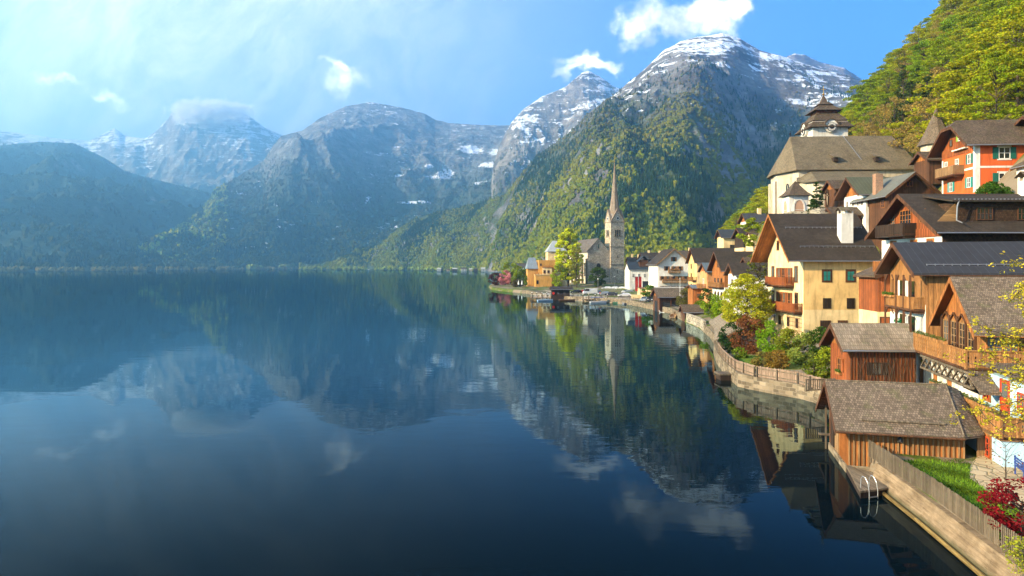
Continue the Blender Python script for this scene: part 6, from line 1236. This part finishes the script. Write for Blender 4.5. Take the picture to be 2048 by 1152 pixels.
for i, (px, Y) in enumerate(((1229, 285), (1196, 232))):
    lm = root('street_lamp', ['slim grey street lamp among the cars below the spire', 'slim grey street lamp beside the right pier'][i], 'street lamp', X_(px, Y), Y, 1.4); MB().tube((0,0,0), (0,0,6), .07, .05).build('post', T_metal, lm); MB().lathe((0,0,6), [(.05,0),(.28,.1),(.3,.25),(.05,.4)], 8).build('lantern', T_white, lm)
# ================================================================== trees and shrubs one can tell apart
LIME, YEL, MID, DKG = (.25,.30,.014), (.30,.30,.015), (.13,.20,.014), (.022,.05,.014)
def at(px, Y, z=None): x = X_(px, Y); return x, Y, gz(x, Y)-.1 if z is None else z
plant_tree('linden_tree', 'tall light green linden tree on the lakeside lawn before the stone church', 'tree', *at(1136, 335, 1.3), 29.5, 12.8, (.62,.64,.02), 1, trunk=.6, crown0=.14, n_cl=130, cr=.13, per=22, size=.42, shape='round', flat=.6)
plant_tree('young_birch', 'slender olive tree right in front of the linden', 'tree', *at(1153, 325, 1.3), 19, 7, (.30,.28,.04), 2, trunk=.3, crown0=.12, n_cl=60, cr=.14, per=22, size=.32, shape='column')
plant_tree('lime_bush_tree', 'bright lime young tree at the left foot of the linden', 'tree', *at(1118, 330, 1.3), 12, 8, (.32,.38,.012), 3, trunk=.25, crown0=.1, n_cl=50, cr=.15, per=28, size=.3)
plant_tree('round_tree', 'dense round dark green tree in front of the nave wall', 'tree', *at(1196, 318, 1.3), 10, 8.2, (.07,.10,.014), 4, trunk=.3, crown0=.16, n_cl=70, cr=.15, per=40, size=.26)
for i, (px, Y, h, w, tint, lb) in enumerate(((1010, 372, 8.5, 8.5, (.75,.30,.30), 'pink blossoming tree on the wooded point'), (990, 372, 7, 7, (.11,.035,.03), 'dark red bush at the tip of the wooded point'), (1021, 385, 13, 11, LIME, 'round lime green tree behind the pink blossom'), (1036, 365, 11, 8, LIME, 'fresh green tree beside the blossoming one on the point'), (1050, 360, 10, 8, (.10,.15,.014), 'leafy green tree next to the orange building'), (1060, 352, 7, 6, MID, 'bushy tree at the foot of the orange building'), (1034, 345, 4, 6, (.13,.1,.04), 'olive shrub behind the closed parasols'))):
    plant_tree('shore_tree', lb, 'tree', *at(px, Y, 1.0), h, w, tint, 20+i, trunk=.22, crown0=.14, n_cl=46, cr=.16, per=30, size=.3)
plant_tree('kerb_tree', 'small round bright green tree beside the hotel restaurant', 'tree', *at(1299, 205, 1.4), 4.6, 4.4, (.10,.20,.014), 31, trunk=.12, crown0=.3, n_cl=34, cr=.17, per=80, size=.16)
plant_tree('yellow_green_tree', 'big airy yellow-green tree left of the yellow house', 'tree', *at(1494, 99, 1.9), 8.8, 6.6, (.38,.38,.02), 32, trunk=.16, crown0=.08, n_cl=150, cr=.13, per=90, size=.125, flat=.6)
plant_tree('yellow_green_tree', 'lighter young tree touching the white house wall in the bay', 'tree', *at(1466, 108, 1.9), 7.0, 4.0, (.38,.38,.03), 33, trunk=.12, crown0=.1, n_cl=80, cr=.14, per=90, size=.12, flat=.6)
plant_tree('roof_tree', 'olive tree filling the gap behind the yellow house gable', 'tree', *at(1520, 112, 2.2), 13.5, 4.8, (.13,.14,.02), 34, trunk=.2, crown0=.2, n_cl=50, cr=.15, per=50, size=.16)
plant_tree('slope_tree', 'bright green tree on the slope above the bay roofs', 'tree', *at(1508, 150), 7, 6, LIME, 35, trunk=.15, crown0=.15, n_cl=44, cr=.16, per=60, size=.2)
B = [('hedge_shrub', 'dark green clipped shrub beside the lean-to roof', 1463, 84, 4.0, 3.4, (.03,.07,.014)), ('copper_shrub', 'big reddish brown shrub on the garden lawn', 1498, 82, 4.9, 4.6, (.22,.085,.035)), ('garden_shrub', 'bright fresh green shrub below the yellow house gable', 1547, 79, 4.2, 4.4, (.17,.29,.014)),
     ('garden_shrub', 'loose olive shrub in the middle of the garden', 1578, 77, 3.4, 4.0, (.19,.21,.02)), ('garden_shrub', 'sage green shrub with upright shoots in the garden', 1606, 72, 3.6, 3.2, (.21,.26,.05)), ('garden_shrub', 'deep green shrub under the yellow house door', 1640, 76, 3.6, 4.2, (.05,.10,.014)),
     ('garden_shrub', 'yellow-green shrub beside the brown hut', 1656, 66, 2.8, 2.6, (.24,.28,.02)), ('garden_shrub', 'orange-tinged low shrub behind the garden fence', 1556, 70.5, 1.9, 3.0, (.24,.15,.03)), ('garden_shrub', 'low dry yellowish shrub by the fence bend', 1525, 72, 1.7, 2.4, (.20,.16,.04)),
     ('garden_shrub', 'low bright shrub at the fence end near the hut', 1628, 64.5, 1.9, 2.2, (.14,.18,.02)), ('garden_shrub', 'small bright green plant on the wall corner by the hut', 1648, 60.8, 1.4, 1.7, (.16,.18,.02)), ('garden_shrub', 'dark small shrub against the yellow house wall', 1690, 80, 2.4, 3.0, (.04,.06,.014)),
     ('garden_shrub', 'lime shrub right below the copper shrub', 1480, 78, 1.5, 2.0, (.14,.20,.02)), ('bay_shrub', 'broad light green shrub behind the far lean-to roof', 1424, 137, 5.0, 5.0, (.20,.29,.014)), ('bay_shrub', 'yellow-green shrub before the narrow white house', 1446, 124, 4.4, 4.6, (.22,.32,.014)),
     ('bay_shrub', 'dark green bush under the orange hut', 1415, 152, 5.5, 4.4, (.05,.10,.014)), ('bay_shrub', 'olive bush right of the open boathouse', 1375, 172, 5.4, 6.0, (.13,.12,.03)), ('bay_shrub', 'small green bush at the boathouse corner', 1400, 150, 3.2, 3.4, (.12,.17,.014)),
     ('hedge_shrub', 'trimmed green hedge bush on the terrace of the red house', 1985, 79, 2.0, 4.0, (.06,.13,.014))]
for i, (nm, lb, px, Y, h, w, tint) in enumerate(B): shrub(nm, lb, *at(px, Y, 19.6 if 'red house' in lb else None), h*.92, w*.8, tint, 50+i, size=.10 if Y < 90 else .16, per=190 if Y < 90 else 80, n_cl=34)
plant_tree('cypress', 'dark columnar cypress beside the slope gable house', 'tree', *at(1474, 205), 8.5, 2.2, (.02,.04,.012), 70, trunk=.12, crown0=.05, n_cl=40, cr=.28, per=60, size=.16, shape='column')
plant_tree('young_spruce', 'small dark green spruce growing before the churchyard wall', 'tree', X_(1634,120), 120, 20.8, 6.0, 3.6, (.04,.075,.016), 71, trunk=.14, crown0=.05, n_cl=90, cr=.16, per=110, size=.13, shape='cone', flat=.35)
# Japanese maple and greenery at the lower right edge
plant_tree('japanese_maple', 'deep red Japanese maple growing beside the picket fence', 'tree', 19.9, 26.6, 1.3, 2.2, 3.6, (.20,.012,.018), 72, trunk=.07, crown0=.2, n_cl=60, cr=.12, per=260, size=.055, flat=.5, shape='fan')
shrub('corner_bush', 'yellow-green bush overhanging the picket fence at the bottom corner', 18.3, 24.2, 1.2, 1.1, 1.6, (.30,.32,.03), 73, size=.05, per=300, cat='shrub')
plant_tree('bare_shrub', 'thin leafless shrub in front of the blue house wall', 'shrub', 24.6, 34.0, 1.3, 2.6, 3.2, (.20,.08,.04), 74, trunk=.04, crown0=.15, n_cl=34, cr=.1, per=22, size=.05, shape='fan')
# tree with sparse yellow leaves leaning in from the right, near the camera side
def sparse_tree():
    r = root('yellow_leaved_tree', 'near tree with thin branches and sparse yellow-green leaves at the right edge of the photo', 'tree', 20.9, 26.0, 1.4); rng = np.random.default_rng(90); b = MB(); P, Rr = [], []
    b.tube((0,0,-.3), (-.2,0,5), .2, .14, 8); b.tube((-.2,0,5), (-.3,.1,11.5), .14, .05, 7)
    for i in range(34):
        z0 = rng.uniform(3.4, 11); th = rng.uniform(2.3, 4.0) if i % 3 else rng.uniform(0, 6.28); L_ = rng.uniform(1.4, 3.6)*(1-.03*(z0-4)); p = Vector((-.25,0,z0)); d = Vector((math.cos(th), math.sin(th)*.8, rng.uniform(-.15,.35))); r0 = .045
        for k in range(6):
            q = p + d*(L_/6); b.tube(p, q, r0, r0*.8, 4); r0 *= .8; p = q; d = (d + Vector(rng.normal(0,.25,3))*.8).normalized()
            if k > 0:
                for s in range(2):
                    e = p + Vector(rng.normal(0,.26,3)); b.tube(p, e, r0*.5, .006, 3); P.append(tuple(e)); Rr.append(rng.uniform(.10,.22)); P.append(tuple(p)); Rr.append(.12)
    to = b.build('trunk', M_bark); to.parent = r; q, f, t = leaf_cloud(rng, P, Rr, 520, .052, (.50,.42,.035), .4, .8); co = np_mesh('crown', q, f, M_leaf, False, t); co.parent = r
sparse_tree()

# ---- steep spring wood above the village: every tree an object, meshes shared by kind
KINDS = [('beech_tree', 'fresh green beech with layered boughs in the steep wood', (.27,.33,.014), dict(n_cl=75, cr=.13, per=52, size=.165, flat=.30, crown0=.12), 15, 10),
         ('beech_tree', 'yellow-green beech with layered boughs in the steep wood', (.36,.36,.016), dict(n_cl=70, cr=.13, per=52, size=.165, flat=.30, crown0=.15), 14, 10),
         ('budding_tree', 'brownish budding tree with thin crown in the steep wood', (.34,.24,.06), dict(n_cl=70, cr=.12, per=40, size=.14, flat=.6, crown0=.2), 14, 9),
         ('maple_tree', 'bushy bright green tree in the steep wood', (.20,.29,.012), dict(n_cl=60, cr=.15, per=52, size=.165, flat=.45, crown0=.1), 12, 9),
         ('spruce_tree', 'dark spruce in the steep wood', (.06,.085,.014), dict(n_cl=110, cr=.15, per=22, size=.26, flat=.35, crown0=.06, shape='cone'), 17, 6.5)]
protos = []
for k, (nm, lb, tint, kw, hh, ww) in enumerate(KINDS):
    for v in range(2 if k < 4 else 1): to, co = make_tree(nm, hh, ww, tint, 100+10*k+v, trunk=.22, **kw); protos.append((k, nm, lb, to, co, hh))
rng = np.random.default_rng(77); placed = []
first = {}
def forest_tree(x, y, kk, s, u=0, top=0):
    c = [p for p in protos if p[0] == kk]; k, nm, lb, to, co, hh = c[rng.integers(len(c))]; lb = ('tall ' if s > 1.06 else 'small ' if s < .86 else '') + lb.replace('in the steep wood', '').replace('of the steep wood', '').strip() + (' on the wooded slope left of the old church' if u < 1570 else ' on the skyline of the steep wood' if top < np.interp(u, [1600, 1740, 1900], [215, 120, 20]) else ' in the steep wood above the red house' if u > 1880 else ' in the steep wood right behind the church tower' if u < 1760 else ' in the steep wood between church and red house'); r = root(nm, lb, 'tree', x, y, gz(x, y)-.4, rng.uniform(0, 360), 'trees of the steep wood'); r.scale = (s*rng.uniform(.9,1.2),)*2 + (s,)
    key = to.name
    if key not in first: first[key] = 1; a, b_ = to, co
    else: a, b_ = to.copy(), co.copy(); COL.objects.link(a); COL.objects.link(b_)
    a.parent = r; b_.parent = r
for _ in range(60000):
    y = rng.uniform(96, 540); u = rng.uniform(1440, 2110); x = X_(u, y); g = gz(x, y)
    if g < (17 if u < 1560 else 30) or (u < 1575 and y < 215): continue
    top = PY0 - (g + 14 - H)*F/y; lim = np.interp(u, [1440, 1535, 1545, 1570, 1805, 1835, 1900, 1905, 2110], [475, 440, 330, 282, 275, 320, 300, 232, 225])
    if top > lim or top < -170: continue
    d = 4.3 + y*.013
    if any((x-a)**2 + (y-b_)**2 < d*d for a, b_ in placed): continue
    placed.append((x, y))
placed.sort(key=lambda p: p[1]); mass = {}
for i, (x, y) in enumerate(placed):
    nv = float(fbm(np.array([x/28.]), np.array([y/28.]), 2, 61)[0]); q = rng.uniform(); u = PX0 + F*x/y; py = PY0 - (gz(x, y)-H)*F/y
    kk = 4 if (q < .02 or (abs(u-1835) < 38 and 200 < py < 330)) else 2 if nv > .5 or q > .95 else 1 if nv > .0 else 0 if nv > -.35 else 3
    s_ = rng.uniform(.75, 1.2)
    if i < 285: forest_tree(x, y, kk, s_, u, PY0 - (gz(x, y) + 13*s_ - H)*F/y)
    else: mass.setdefault(kk, []).append((x, y, s_, rng.uniform(0, 6.28)))
# the farther part of the same wood reads as one mass
V, Fc, Cs, off = [], [], [], 0
for kk, lst in mass.items():
    co = [p for p in protos if p[0] == kk][0][4]; me = co.data; nv_ = len(me.vertices); a = np.empty(nv_*3, np.float32); me.vertices.foreach_get('co', a); a = a.reshape(-1, 4, 3); c = np.empty(nv_*4, np.float32); me.attributes['tint'].data.foreach_get('color', c); c = c.reshape(-1, 4, 4)[..., :3]*1.25
    for (x, y, s_, th) in lst:
        keep = rng.uniform(size=len(a)) < .6; q = a[keep]*s_; ct, st = math.cos(th), math.sin(th); qq = np.stack([q[..., 0]*ct-q[..., 1]*st + x, q[..., 0]*st+q[..., 1]*ct + y, q[..., 2] + gz(x, y)-.4], -1).reshape(-1, 3)
        V.append(qq); Cs.append(c[keep].reshape(-1, 3)); Fc.append(np.arange(len(qq)).reshape(-1, 4) + off); off += len(qq)
if V: tag(np_mesh('hillside_wood', np.concatenate(V), np.concatenate(Fc), M_leaf, False, np.concatenate(Cs)), 'farther part of the steep spring-green wood above the village', 'forest', None, 'stuff')
for p in protos:
    if p[3].parent is None: bpy.data.objects.remove(p[3]); bpy.data.objects.remove(p[4])
open('/tmp/cnt', 'w').write(f'{len(placed)} {off//4}')
